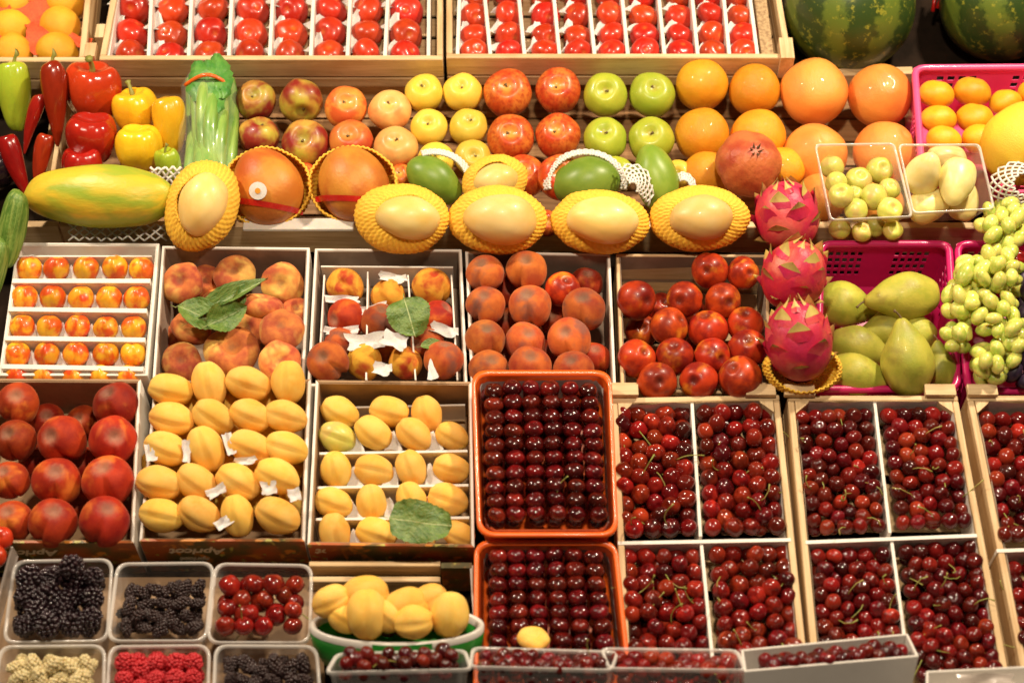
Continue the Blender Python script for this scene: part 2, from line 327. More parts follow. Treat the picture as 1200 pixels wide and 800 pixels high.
def fam(n, name, **kw): return [fruit_mesh(name, seed=k + 1, **{a: (b(k) if callable(b) and a != 'width' else b) for a, b in kw.items()}) for k in range(n)]
S = {}
S['apple'] = fam(4, 'apple', H=.92, top=(.28, .26), bot=(.2, .3), lobes=5, lamp_=.022, width=lambda c: 1 + .05 * c, nz=.07, sq=.9)
S['tomato'] = fam(4, 'tomato', H=.80, top=(.12, .2), bot=(.05, .3), lobes=5, lamp_=.03, nz=.06, sq=.9)
S['citrus'] = fam(3, 'orange', H=.97, top=(.03, .12), bot=(.05, .12), nz=.05)
S['lemon'] = fam(3, 'lemon', H=1.05, nz=.05, tip=.16)
S['tang'] = fam(3, 'tangerine', H=.80, top=(.07, .2), bot=(.09, .2), nz=.06, lobes=9, lamp_=.012)
S['grapefruit'] = fam(3, 'grapefruit', H=.94, top=(.08, .16), width=lambda c: 1 - .06 * c, nz=.06)
S['peach'] = fam(4, 'peach', H=.93, top=(.26, .25), crease=.2, cw=.13, nz=.07)
S['nect'] = fam(4, 'nectarine', H=.95, top=(.20, .22), crease=.06, cw=.15, nz=.06)
S['flat'] = fam(4, 'flat_peach', H=.56, top=(.26, .3), bot=(.2, .25), crease=.07, cw=.2, nz=.09, nf=1.5, sq=.8)
S['apricot'] = fam(5, 'apricot', H=1.12, top=(.12, .2), crease=.12, cw=.15, nz=.07)
S['plum'] = fam(4, 'plumcot', H=1.0, top=(.18, .28), crease=.18, cw=.2, nz=.07)
S['cherry'] = fam(4, 'cherry', H=.88, top=(.20, .30), bot=(.04, .2), crease=.05, cw=.4, nz=.07, nu=22, nv=14, lobes=2, lamp_=.03)
S['cherry_low'] = fruit_mesh('cherry_low', H=.88, top=(.2, .3), nu=14, nv=9)
S['mango'] = fam(2, 'mango', H=1.0, nz=.06, width=lambda c: .96 + .10 * c)
S['mango_big'] = fam(2, 'large_mango', H=1.0, nz=.03, width=lambda c: 1 - .09 * c)
S['papaya'] = fam(1, 'papaya', H=1.0, nz=.06, nf=1.5, width=lambda c: .98 + .1 * c, sq=.85, nu=48, nv=40)
S['pear'] = fam(3, 'pear', H=1.32, top=(.05, .1), bot=(.12, .2), nz=.07, width=lambda c: .74 - .30 * c + .12 * math.cos(c * 3.0) + .12, sq=.85)
S['quince'] = fam(2, 'cream_pear', H=1.2, nz=.08, bot=(.1, .2), width=lambda c: .84 - .2 * c, sq=.9)
S['bell'] = fam(3, 'bell_pepper', H=.98, top=(.28, .3), bot=(.2, .3), lobes=4, lamp_=.17, sq=.62, nz=.06, width=lambda c: .88 + .10 * c)
S['long'] = fam(2, 'long_pepper', H=1., top=(.1, .3), lobes=3, lamp_=.13, sq=.6, nz=.08, width=lambda c: .80 + .24 * c)
S['chili'] = fam(3, 'chili', H=1., top=(.04, .3), lobes=3, lamp_=.05, sq=.55, nz=.12, nf=1.1, width=lambda c: .60 + .42 * c, bend=.1)
S['cuke'] = fam(1, 'cucumber', H=1., lobes=9, lamp_=.04, sq=.45, nz=.12, width=lambda c: .9 + .06 * c)
S['pom'] = fam(1, 'pomegranate', H=.9, top=(.02, .2), lobes=6, lamp_=.05, nz=.07, width=lambda c: 1 + .02 * c)
S['round'] = fam(2, 'watermelon', H=1.0, nz=.02, nu=48, nv=32)
S['grape'] = fam(2, 'grape', H=1.12, nz=.03, nu=18, nv=12)
S['dragon'] = fam(3, 'dragon_fruit', H=1.0, nz=.06, width=lambda c: 1 - .05 * c)
def mesh_data(me): return [v.co.copy() for v in me.vertices], [tuple(p.vertices) for p in me.polygons]
def stem_mesh(name, L, r, z0, bx=.12, seg=6):
    m = MB(); m.tube([Vector((bx * L * (i / seg) ** 2, 0, z0 + L * i / seg)) for i in range(seg + 1)], r, 6, [1 - .35 * i / seg for i in range(seg)] + [1.3])
    return m.mesh(name, smooth=True)
ST = {'apple': stem_mesh('stem', .22, .05, .52, .6), 'pear': stem_mesh('stem', .4, .045, 1.2, .6), 'pepper': stem_mesh('stem', .55, .11, .66, .5)}
def cstem(seed):
    rr = random.Random(seed); L = rr.uniform(1.8, 3.0); a = rr.uniform(-.9, .9); m = MB()
    m.tube([Vector((a * L * (i / 8) ** 2 * .8, .3 * a * math.sin(i / 8 * 3), .66 + L * (i / 8) * (1 - .35 * abs(a) * i / 8))) for i in range(9)], .055, 5, [1.2] + [1] * 7 + [1.7])
    return m.mesh('stem', smooth=True)
ST['cherry'] = [cstem(k) for k in range(6)]
def copy(name, me, mat):
    o = bpy.data.objects.new(name, me); COL.objects.link(o)
    if not me.materials: me.materials.append(mat)
    if me.materials[0] != mat:
        o.material_slots[0].link = 'OBJECT'; o.material_slots[0].material = mat
    return o
# a list of balls: keep each on its own sight line, slide the higher-drawn one back and the lower one forward until they do not cross
def settle(bs, it=30, lim=.05, k=.94):
    n = len(bs)
    for b in bs: b['t0'] = b['t'] = (b['c'] - CAM).length; b['d'] = (b['c'] - CAM).normalized(); b['k'] = b['r'] / b['t']
    bs2 = sorted(range(n), key=lambda i: bs[i]['c'].x)
    for _ in range(it):
        mv = False
        for ii in range(n):
            i = bs2[ii]; a = bs[i]
            for jj in range(ii + 1, n):
                j = bs2[jj]; b = bs[j]
                if b['c'].x - a['c'].x > .16: break
                dd = b['c'] - a['c']; need = (a['r'] + b['r']) * k; L = dd.length
                if L < need:
                    f, g = (a, b) if a['py'] > b['py'] else (b, a)
                    s = (need - L) * .6 + .0004
                    f['t'] -= s * .7; g['t'] += s * .3; mv = True
                    for q in (f, g):
                        q['t'] = min(max(q['t'], q['t0'] - lim), q['t0'] + lim); q['c'] = CAM + q['d'] * q['t']; q['r'] = q['k'] * q['t']
        if not mv: break
def ball(px, py, r, w, **kw):
    c = P(px, py, w); kw.update(c=c, r=r * mpp(c), py=py, px=px); return kw
def put(b, name, shape, mat, z=None, x=None, sc_=(1, 1, 1), stem=None, stem_mat='stem_brown'):
    me = random.choice(S[shape]) if isinstance(shape, str) else shape
    z = z or img(random.uniform(-.3, .3), random.uniform(.1, .6), 1); x = x or img(random.uniform(-1, 1), random.uniform(-1, 1), .2)
    o = copy(name, me, M[mat]); place(o, b['c'], frame(z, x), tuple(b['r'] * s for s in sc_))
    if stem:
        sm_ = ST[stem]; sm_ = random.choice(sm_) if isinstance(sm_, list) else sm_
        c = copy('stem', sm_, M[stem_mat]); c.parent = o
    return o
ORD = ['first', 'second', 'third', 'fourth', 'fifth', 'sixth', 'seventh', 'eighth', 'ninth', 'tenth']
def ordr(i, n, last): return last if i == n - 1 and n > 2 else ORD[i]
def heap(rows, name, shape, mat, cat, where, adj, group, w, dirs=None, sc_=(1, 1, 1), stem=None, lim=.04, side='left', stem_mat='stem_brown', k=.94):
    bs = []
    for ri, row in enumerate(rows):
        srt = sorted(row, key=lambda e: e[0])
        for ci, e in enumerate(srt):
            kw = e[3] if len(e) > 3 else {}
            rn = 'top' if ri == 0 else 'bottom' if ri == len(rows) - 1 else ORD[ri]
            rowtxt = f'{rn} row' if len(rows) > 1 else 'row'
            lab = kw.get('label') or f"{kw.get('adj', adj)} in {where}, {ordr(ci, len(srt), 'last')} from the {side}" + (f', {rowtxt}' if len(rows) > 1 else '')
            bs.append(ball(e[0], e[1], e[2], kw.get('w', w), kw=kw, lab=lab))
    settle(bs, lim=lim, k=k)
    out = []
    for b in bs:
        kw = b['kw']; d = dirs() if dirs else (None, None)
        s2 = kw.get('sc', sc_)
        o = put(b, kw.get('name', name), kw.get('shape', shape), kw.get('mat', mat), kw.get('z') or d[0], kw.get('x') or d[1], s2, kw.get('stem', stem), stem_mat)
        tag(o, b['lab'], kw.get('cat', cat), kw.get('group', group)); out.append((o, b))
    return out
U = random.uniform
# ---------------------------------------------------------------- structure: stall board, wall behind, ground
m = MB(); a = P(-260, -60, 0); b = P(1460, -60, 0); c = P(1380, 900, 0); d = P(-180, 900, 0)
q = [Vector((p.x, p.y, 0)) for p in (a, b, c, d)]
o = m.hexa(q, [p - WN * .03 for p in q]).thing('stall_board', M['board']); o['kind'] = 'structure'
inv = SM.inverted()
def wbox(name, lo, hi, mat):
    mm = MB(); x0, y0, z0 = lo; x1, y1, z1 = hi
    mm.hexa([(x0, y0, z1), (x1, y0, z1), (x1, y1, z1), (x0, y1, z1)], [(x0, y0, z0), (x1, y0, z0), (x1, y1, z0), (x0, y1, z0)])
    o = obj(name, mm.mesh(name), M[mat]); o['kind'] = 'structure'; return o
wbox('ground', (-8, -6, -.1), (8, 8, 0), 'ground')
wbox('wall', (-2.6, 1.05, 0), (2.6, 1.15, 2.6), 'dark')
# ---------------------------------------------------------------- box builders
def inset(q, t):
    out = []
    for i in range(4):
        a = q[i]; p = q[i - 1]; n = q[(i + 1) % 4]
        d1 = (p - a).normalized(); d2 = (n - a).normalized(); s = abs(d1.cross(d2).length) or 1
        out.append(a + (d1 + d2) * (t / s))
    return out
def quad(px, w): return [P(x, y, w) for x, y in px]
def box(name, cat, label, px, w, depth, t, outer, inner, edge=None, group=None, shrink=.02, floor=None, skip=(), bev=.0006):
    """px: the rim's four corners (back left, back right, front right, front left) in the photograph"""
    q = quad(px, w); qi = inset(q, t); cen = sum(q, Vector()) / 4
    root = empty(name, cen - WN * depth); tag(root, label, cat, group)
    dn = lambda p: (cen + (p - cen) * (1 - shrink)) - WN * depth
    for i in range(4):
        if i in skip: continue
        j = (i + 1) % 4
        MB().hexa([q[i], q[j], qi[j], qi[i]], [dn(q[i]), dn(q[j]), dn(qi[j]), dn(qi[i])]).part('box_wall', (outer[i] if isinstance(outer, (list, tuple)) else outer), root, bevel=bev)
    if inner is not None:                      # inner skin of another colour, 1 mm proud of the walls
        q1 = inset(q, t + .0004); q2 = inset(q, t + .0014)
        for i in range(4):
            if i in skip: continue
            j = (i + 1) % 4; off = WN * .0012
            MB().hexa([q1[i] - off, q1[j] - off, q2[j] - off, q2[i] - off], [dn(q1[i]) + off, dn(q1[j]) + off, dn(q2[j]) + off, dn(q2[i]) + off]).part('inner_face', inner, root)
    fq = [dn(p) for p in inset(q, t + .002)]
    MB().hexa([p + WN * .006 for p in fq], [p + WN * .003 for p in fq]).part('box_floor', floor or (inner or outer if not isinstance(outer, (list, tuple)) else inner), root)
    return root, q
def bars(root, segs, w, thick, depth, mat, name='divider', bev=.0004):
    for (x0, y0, x1, y1) in segs:
        MB().slab(P(x0, y0, w), P(x1, y1, w), thick, depth).part(name, mat, root, bevel=bev)
def wood_crate(label, px, w, depth, t=.010, liner=True, group='wooden crates', blocks=(), corner=True, gaps=True):
    q = quad(px, w); cen = sum(q, Vector()) / 4; root = empty('wooden_crate', cen - WN * depth); tag(root, label, 'crate', group)
    qi = inset(q, t)
    for i in range(4):
        j = (i + 1) % 4; mat = M['wood_x'] if i % 2 == 0 else M['wood_y']
        d = (q[j] - q[i]).normalized(); e0 = q[i]; e1 = q[j]; f0 = qi[i]; f1 = qi[j]
        n = ((f0 + f1) / 2 - (e0 + e1) / 2); n = (n - d * n.dot(d))
        if i % 2 == 0: a, b = e0, e1                                  # long boards lap over the short ones
        else: a, b = e0 + d * (t * 1.02), e1 - d * (t * 1.02)
        for (z0, z1) in ((0, .62), (.68, 1.0)):
            tp = [a, b, b + n, a + n]
            MB().hexa([p - WN * depth * z0 for p in tp], [p - WN * depth * z1 for p in tp]).part('plank', mat, root, bevel=.0012)
    for k in range(5):                                                # floor slats
        f = (k + .08) / 5; g = (k + .92) / 5
        l0 = qi[0].lerp(qi[3], f); l1 = qi[0].lerp(qi[3], g); r0 = qi[1].lerp(qi[2], f); r1 = qi[1].lerp(qi[2], g)
        tp = [p - WN * (depth - .006) for p in (l0, r0, r1, l1)]
        MB().hexa(tp, [p - WN * .004 for p in tp]).part('slat', M['wood_x'], root, bevel=.0005)
    if corner:
        for i in range(4):
            c = qi[i]; d1 = (qi[i - 1] - c).normalized() * .02; d2 = (qi[(i + 1) % 4] - c).normalized() * .02; e = .0008
            c = c + (d1 + d2) * .04
            tp = [c, c + d1, c + d1 * .9 + d2 * .2, c + d2] if i % 2 else [c, c + d1, c + d1 * .2 + d2 * .9, c + d2]
            MB().hexa([p + WN * .001 for p in tp], [p - WN * (depth - .012) for p in tp]).part('corner_post', M['wood_y'], root, recalc=True)
    for (x0, y0, x1, y1, th) in blocks:
        a = P(x0, y0, w + .009); b = P(x1, y1, w + .009)
        MB().slab(a, b, th, .0085).part('corner_block', M['wood_x'], root, bevel=.001)
        for f in (.3,): MB().tube([a.lerp(b, f) - WN * .001, a.lerp(b, f) + WN * .0008], .0012, 6).part('nail', M['dark'], root)
    if liner:
        q1 = inset(q, t + .0012); q2 = inset(q, t + .0028)
        for i in range(4):
            j = (i + 1) % 4; N = 14; rows = []
            top = []; 
            for k in range(N + 1):
                p = q1[i].lerp(q1[j], k / N); jag = U(-.003, .003)
                dn_ = (q2[i].lerp(q2[j], k / N) - p)
                top.append((p + WN * (-.001 + jag) + dn_ * .5 * U(.2, 1.6), p - WN * (depth * .8) + dn_))
            MB().grid([[a, a.lerp(b, .3) , b] for a, b in top]).part('paper_liner', M['white_card'], root, smooth=True)
    return root, q
# ---------------------------------------------------------------- small sheets, leaves, nets
def paper_mesh(seed, tri=False, amp=.25):
    rr = random.Random(seed); n = 7; m = MB(); pts = []
    for i in range(n):
        row = []
        for j in range(n):
            x = i / (n - 1) * 2 - 1; y = j / (n - 1) * 2 - 1
            if tri: x *= (1 - .82 * (y + 1) / 2)
            z = amp * (noise.noise(Vector((x * 1.3 + seed * 5, y * 1.3, seed))) * 1.6 + abs(noise.noise(Vector((x * 2.4, y * 2.4 + seed * 3, 4)))) * .9) + .18 * x * x
            row.append(Vector((x + rr.uniform(-.05, .05), y + rr.uniform(-.05, .05), z)))
        pts.append(row)
    for i in range(n):
        for j in range(n):
            p = pts[i][j]; e = .9 + .28 * noise.noise(Vector((math.atan2(p.y, p.x) * 1.3, seed * 2.2, 1))); p.x *= e; p.y *= e + .1; p.z += .3 * abs(p.y) ** 2 * (1 if seed % 2 else .3)
    bot = [[p - Vector((0, 0, .03)) for p in r] for r in pts]
    m.grid(pts); m.grid([r[::-1] for r in bot])
    return m.mesh('paper_wrap', smooth=True)
PAPER = [paper_mesh(k) for k in range(4)]; PTRI = [paper_mesh(k + 9, True, .15) for k in range(4)]
def paper(px, py, rx, ry, w, ang, label, group=None, mat='paper', tri=False, tiltv=.3, name='paper_wrap'):
    c = P(px, py, w); s = mpp(c); z = img(U(-.2, .2), tiltv, 1)
    x = RGT * math.cos(ang) + UPC * math.sin(ang)
    o = copy(name, random.choice(PTRI if tri else PAPER), M[mat]); place(o, c, frame(z, x), (rx * s, ry * s, (rx + ry) / 2 * s))
    return tag(o, label, 'paper', group)
def leaf(px, py, L, W, w, ang, tilt, label, fold=.25, curl=.3, seed=0, blunt=0):
    c = P(px, py, w); s = mpp(c); pts = []; nu, nv = 22, 9
    for i in range(nu):
        u = i / (nu - 1); row = []
        hw = (math.sin(math.pi * u ** .85) ** (.75 - .3 * blunt)) * (1 - .15 * u) + .02
        for j in range(nv):
            v = j / (nv - 1) * 2 - 1; ed = .03 * math.sin(u * 60 + seed) * abs(v)
            z = fold * 1.3 * abs(v) * hw + curl * 1.7 * math.sin(u * 3.1 + seed) * .35 + .12 * math.sin(u * 9 + v * 2 + seed) * abs(v) + .10 * noise.noise(Vector((u * 4, v * 2, seed)))
            row.append(Vector((u * 2 - 1, v * (hw + ed), z)))
        pts.append(row)
    m = MB(); m.grid(pts); m.grid([[p - Vector((0, 0, .012)) for p in r][::-1] for r in pts])
    m.tube([Vector((-1.3, .05, .02)), Vector((-1.1, 0, .02)), pts[0][nv // 2]], .02, 5)
    o = obj('leaf', m.mesh('leaf', smooth=True), M['leaf'])
    x = RGT * math.cos(ang) + UPC * math.sin(ang)
    place(o, c, frame(tilt, x), (L * s, W * s, W * s)); return tag(o, label, 'leaf')
def sleeve(px, py, rx, ry, w, ang, label, a0=42, a1=-62, k=30, mat='foam_yellow', amp=.045, off=(0, 0), zs=.75, group='yellow foam sleeves round the fruit', view=None, name='foam_sleeve'):
    c = P(px, py, w); s = mpp(c); m = MB(); nu, nv = 216, 22; pts = []
    for i in range(nu + 1):
        ph = 2 * math.pi * i / nu; row = []
        for j in range(nv):
            al = R(a0 + (a1 - a0) * j / (nv - 1))
            d = amp * (abs(math.sin(k * ph / 2 + al * 8)) + .7 * abs(math.sin(k * ph / 2 - al * 8)) - .6)
            d += .05 * noise.noise(Vector((math.cos(ph) * 1.3, math.sin(ph) * 1.3, al + px))) + .02 * noise.noise(Vector((math.cos(ph) * 4, math.sin(ph) * 4, px)))
            rho = math.cos(al) + d; f = max(0, math.sin(al)) / max(.01, math.sin(R(max(a0, 5))))
            row.append(Vector((rho * math.cos(ph) + off[0] * f, rho * math.sin(ph) + off[1] * f, zs * (math.sin(al) * (1 + d)))))
        pts.append(row)
    m.grid(pts)
    inner = [[Vector((p.x * .955, p.y * .955, p.z - .02)) for p in r][::-1] for r in pts]; m.grid(inner)
    e = [pts[i][0] for i in range(nu)]; m.tube([p * .985 for p in e], .03, 6, closed=True)
    o = obj(name, m.mesh(name, smooth=True), M[mat])
    x = RGT * math.cos(ang) + UPC * math.sin(ang)
    place(o, c, frame(view or img(0, .12, 1), x), (rx * s, ry * s, min(rx, ry) * s * 1.1)); return tag(o, label, 'foam sleeve', group)
def net(fn, nu, nv, r, label, mat, name='foam_net', wrap=False):
    """crossing strands over the surface fn(u, v), as one net"""
    m = MB()
    for sgn in (1, -1):
        for k in range(-nv if not wrap else 0, nu):
            pts = []
            for j in range(nv * 3 + 1):
                v = j / (nv * 3); u = (k + sgn * (v * nv) + (0 if sgn > 0 else nv)) / nu
                if not wrap and not (0 <= u <= 1): continue
                pts.append(fn(u, v))
            if len(pts) > 2: m.tube(pts, r, 5)
    o = m.thing(name, M[mat], smooth=True); return tag(o, label, 'net')
# ================================================================= TOP ROW
# left citrus crate
root, _ = wood_crate('pale wooden crate of citrus fruit in red tissue, beside the tomato crate', [(-70, -60), (112, -60), (99, 72), (-80, 72)], .125, .07, liner=False, corner=False)
CIT = [[(22, 4, 22), (76, 2, 22), (-25, 4, 22)], [(14, 34, 23), (71, 31, 23), (-32, 34, 22)], [(16, 62, 22), (67, 61, 23), (-34, 62, 22)]]
heap(CIT, 'lemon', 'lemon', 'lemon', 'lemon', 'the citrus crate', 'golden citrus fruit', 'citrus fruit in red tissue', .095, dirs=lambda: (img(U(-1, 1), U(-.6, .6), U(-.3, .5)), None))
for i, (x, y, rx, ry, an) in enumerate([(44, 20, 20, 16, .6), (46, 50, 18, 15, -.5), (2, 20, 12, 10, .3), (0, 50, 12, 10, .8), (93, 50, 8, 14, 1.2), (48, -4, 16, 12, 1.0)]):
    paper(x, y, rx * 1.15, ry * 1.15, .105, an, 'crumpled orange red tissue tucked between the golden citrus fruit', 'red tissue between the citrus', 'red_paper', tiltv=.5, name='tissue_paper')
# tomato crates
TL, _ = wood_crate('wooden tomato crate with eight white lined columns, beside the citrus crate', [(141, -62), (519, -62), (519, 70), (116, 70)], .125, .068, liner=False, corner=False)
TR, _ = wood_crate('wooden tomato crate with nine white lined columns, beside the watermelon', [(523, -62), (905, -62), (928, 68), (523, 68)], .125, .068, liner=False, corner=False)
xs_t = lambda x, dx, y: x + dx * (y - 60) / 60
for root, divs, lo in ((TL, [(174, -2), (221, -1.5), (268, -1), (316, -.5), (364, 0), (407, .6), (451, 1.1)], 1), (TR, [(575, -4), (615, -3.4), (656, -3), (697, -2.4), (736, -2), (779, -4), (818, -6), (855, -8)], 0)):
    bars(root, [(x - (dx + 3 if lo else -dx * .8) * 0 + (3 if lo else -6) * 2, -56, x, 66) for x, dx in divs], .120, .006, .05, M['white_card'])
bars(TL, [(146, -56, 126, 66), (503, -56, 502, 66)], .118, .006, .05, M['white_card']); bars(TR, [(540, -56, 536, 66), (872, -56, 888, 66)], .118, .006, .05, M['white_card'])
bars(TR, [(884, -56, 900, 66)], .120, .020, .05, M['kraft_edge'], 'corrugated_strip')
bars(TL, [(100, 58, 112, 58), (112, 36, 122, 36)], .128, .03, .05, M['wood_y'], 'corner_block'); bars(TR, [(914, 56, 930, 56)], .134, .045, .05, M['wood_y'], 'corner_block')
cols = [154, 199, 246, 293, 340, 386, 429, 475]; rows = []
for y, sh in ((-14, 6), (13, 3), (41, 1), (66, 0)): rows.append([(x + (sh if x < 300 else sh * .5), y + U(-2.5, 2.5), 20 * (1 if y < 60 else .95)) for x in cols])
heap(rows, 'tomato', 'tomato', 'tomato', 'tomato', 'the eight column crate', 'red tomato', 'tomatoes in the eight column crate', .088, dirs=lambda: (img(U(-.7, .7), U(-.2, 1), U(.2, 1)), None), lim=.02)
cols2 = [556, 597, 640, 678, 717, 756, 798, 836, 872]; rows = []
for y, sh in ((-26, -9), (-4, -6), (19, -3), (43, -1), (63, 0)): rows.append([(x + sh * (x - 560) / 320, y + U(-2, 2), 17.5) for x in cols2])
heap(rows, 'tomato', 'tomato', 'tomato', 'tomato', 'the nine column crate', 'small red tomato', 'tomatoes in the nine column crate', .088, dirs=lambda: (img(U(-.7, .7), U(-.2, 1), U(.2, 1)), None), lim=.02)
for x in cols:
    for y in (0, 27, 55): paper(x - 14 + U(-2, 2), y + U(-2, 2), 14, 14, .095, U(-.5, -.1), 'white paper wrap peeking out between tomatoes of the eight column crate', 'paper wraps of the eight column crate', tri=True, tiltv=.55)
for x in cols2:
    for y in (-15, 8, 32, 55): paper(x - 11 + U(-2, 2), y + U(-2, 2), 12, 12, .095, U(-.5, .1), 'white paper wrap peeking out between tomatoes of the nine column crate', 'paper wraps of the nine column crate', tri=True, tiltv=.55)
# watermelons on a shelf board
for (x, y, r, w, lab, z) in ((996, 8, 76, .10, 'large dark green watermelon beside the tomato crate', img(.1, 1, .1)), (1174, 0, 72, .10, 'dark green watermelon above the pink crate', img(-.35, 1, .2))):
    tag(put(ball(x, y, r, w), 'watermelon', 'round', 'watermelon', z, img(1, 0, 0), (1, 1, 1)), lab, 'watermelon', 'watermelons at the top')
m = MB(); m.slab(P(930, 86, .055), P(1070, 82, .055), .016, .04); tag(m.thing('plank', M['wood_x'], bevel=.001), 'pale wooden plank edge under the watermelon behind the grapefruits', 'plank')
m = MB(); m.tube([P(1093, 14, .06), P(1095, 2, .07), P(1099, -10, .08), P(1103, -30, .08)], .0035, 6); m.tube([P(1098, 10, .06), P(1102, 0, .07), P(1106, -12, .08)], .003, 6)
tag(m.thing('cord', M['band'], smooth=True), 'short red cord hanging between the two watermelons', 'cord')
# ================================================================= SECOND ROW: wooden crates
def open_crate(label, x0, x1, yb, yf, w, depth, xl0, xl1, mat='wood_x'):
    q = [P(x0, yb, w), P(x1, yb, w), P(xl1, yf, w), P(xl0, yf, w)]; cen = sum(q, Vector()) / 4
    root = empty('wooden_crate', cen - WN * depth); tag(root, label, 'crate', 'wooden crates'); return root, q
root, q = open_crate('long open wooden crate holding peppers, apples, oranges and grapefruits', 76, 1064, 97, 268, .045, .04, 66, 1080)
bk = MB().slab(P(76, 97, .052), P(520, 96, .052), .008, .046).part('plank', M['wood_x'], root, bevel=.001)
MB().slab(P(522, 96, .052), P(925, 96, .052), .008, .046).part('plank', M['wood_dark'], root, bevel=.001)
for k in range(6):
    a = q[0].lerp(q[3], (k + .05) / 6); b = q[0].lerp(q[3], (k + .95) / 6); c = q[1].lerp(q[2], (k + .95) / 6); d = q[1].lerp(q[2], (k + .05) / 6)
    tp = [Vector((p.x, p.y, .012)) for p in (a, d, c, b)]; MB().hexa(tp, [p - WN * .006 for p in tp]).part('slat', M['wood_dark'], root)
MB().slab(P(70, 262, .105), P(700, 262, .105), .012, .068).part('plank', M['wood_x'], root, bevel=.0012)
MB().slab(P(702, 262, .105), P(1180, 264, .105), .012, .068).part('plank', M['wood_x'], root, bevel=.0012)
MB().slab(P(285, 262, .112), P(415, 262, .112), .022, .006).part('foam_strip', M['foam_white'], root, bevel=.001)
MB().slab(P(78, 100, .05), P(62, 200, .05), .008, .045).part('plank', M['wood_y'], root, bevel=.001)
root, q = open_crate('wooden crate of chilli peppers at the end of the row', -60, 68, 90, 268, .05, .04, -70, 52)
MB().slab(P(-60, 92, .052), P(60, 92, .052), .008, .04).part('plank', M['wood_x'], root, bevel=.001)
MB().slab(P(68, 96, .05), P(52, 200, .05), .008, .045).part('plank', M['wood_y'], root, bevel=.001)
MB().slab(P(-60, 262, .105), P(68, 262, .105), .012, .068).part('plank', M['wood_x'], root, bevel=.0012)
def one(px, py, r, w, name, shape, mat, lab, cat, group=None, z=None, x=None, sc_=(1, 1, 1), stem=None, stem_mat='stem_green'):
    b = ball(px, py, r, w); o = put(b, name, shape, mat, z, x, sc_, stem, stem_mat); tag(o, lab, cat, group); return o, b
PG = 'peppers'
one(17, 112, 42, .10, 'long_pepper', 'long', 'pepper_green', 'light green pepper with a curved stem beside the big red chilli', 'pepper', PG, img(.02, 1, .25), None, (.56, .56, 1), 'pepper')
one(63, 122, 50, .11, 'chili_pepper', 'chili', 'chili', 'largest glossy red chilli, broad topped, beside the bell peppers', 'chilli', 'red chillies', img(-.03, 1, .2), img(1, 0, 0), (.44, .44, 1), 'pepper')
one(38, 145, 36, .09, 'chili_pepper', 'chili', 'chili', 'slim red chilli between the green pepper and the biggest chilli', 'chilli', 'red chillies', img(.3, 1, .1), None, (.34, .34, 1), None)
one(22, 198, 42, .085, 'chili_pepper', 'chili', 'chili', 'dark red wrinkled chilli under the light green pepper', 'chilli', 'red chillies', img(-.35, 1, .1), None, (.40, .40, 1), None)
one(49, 192, 36, .09, 'chili_pepper', 'chili', 'chili', 'red chilli touching the papaya tip under the biggest chilli', 'chilli', 'red chillies', img(.2, 1, .1), None, (.40, .40, 1), None)
one(-4, 195, 26, .07, 'aubergine', 'citrus', 'aubergine', 'shiny black aubergine behind the dark red chilli', 'aubergine', None)
bp = lambda x, y, r, w, mat, lab, sc_=(1, 1, 1), z=None, st='pepper': one(x, y, r, w, 'bell_pepper', 'bell', mat, lab, 'pepper', 'bell peppers', z or img(U(-.2, .2), 1, .5), None, sc_, st)
bp(109, 108, 36, .10, 'pepper_red', 'upper red bell pepper with a green stem')
bp(107, 162, 34, .105, 'pepper_red', 'middle red bell pepper below the stemmed one', (1, 1, .88), st=None)
bp(97, 197, 27, .09, 'pepper_red', 'lowest red bell pepper mostly hidden by the papaya', st=None)
bp(160, 131, 29, .095, 'pepper_yellow', 'upper yellow bell pepper next to the red ones', st='pepper')
bp(163, 173, 31, .105, 'pepper_yellow', 'lower yellow bell pepper resting above the papaya', (1, 1, .9), st=None)
one(199, 146, 33, .11, 'long_pepper', 'long', 'pepper_yellow', 'elongated orange yellow pepper against the bagged celery', 'pepper', 'bell peppers', img(-.05, 1, .2), None, (.72, .72, 1.05))
bp(197, 192, 18, .115, 'pepper_green', 'small light green pepper with stem above the papaya end', (.9, .9, 1.1))
# papaya and nets
o, b = one(116, 230, 88, .165, 'papaya', 'papaya', 'papaya', 'big yellow papaya with green tinge lying on a white foam net', 'papaya', None, img(1, -.02, .05), img(0, 0, 1), (.43, .43, 1))
pc = b['c']
def around(px0, py0, px1, py1, w0, w1, bulge=.01):
    def fn(u, v):
        p = P(px0 + (px1 - px0) * u, py0 + (py1 - py0) * v, w0 + (w1 - w0) * v); return p + WN * bulge * math.sin(math.pi * u) * math.sin(u * 19 + v * 4) * .6
    return fn
net(around(80, 262, 195, 282, .118, .112, .004), 9, 2, .0016, 'white foam net squashed under the yellow papaya', 'foam_white')
net(around(176, 196, 212, 224, .155, .12, .004), 4, 3, .0022, 'white foam net strands at the end of the papaya', 'foam_white')
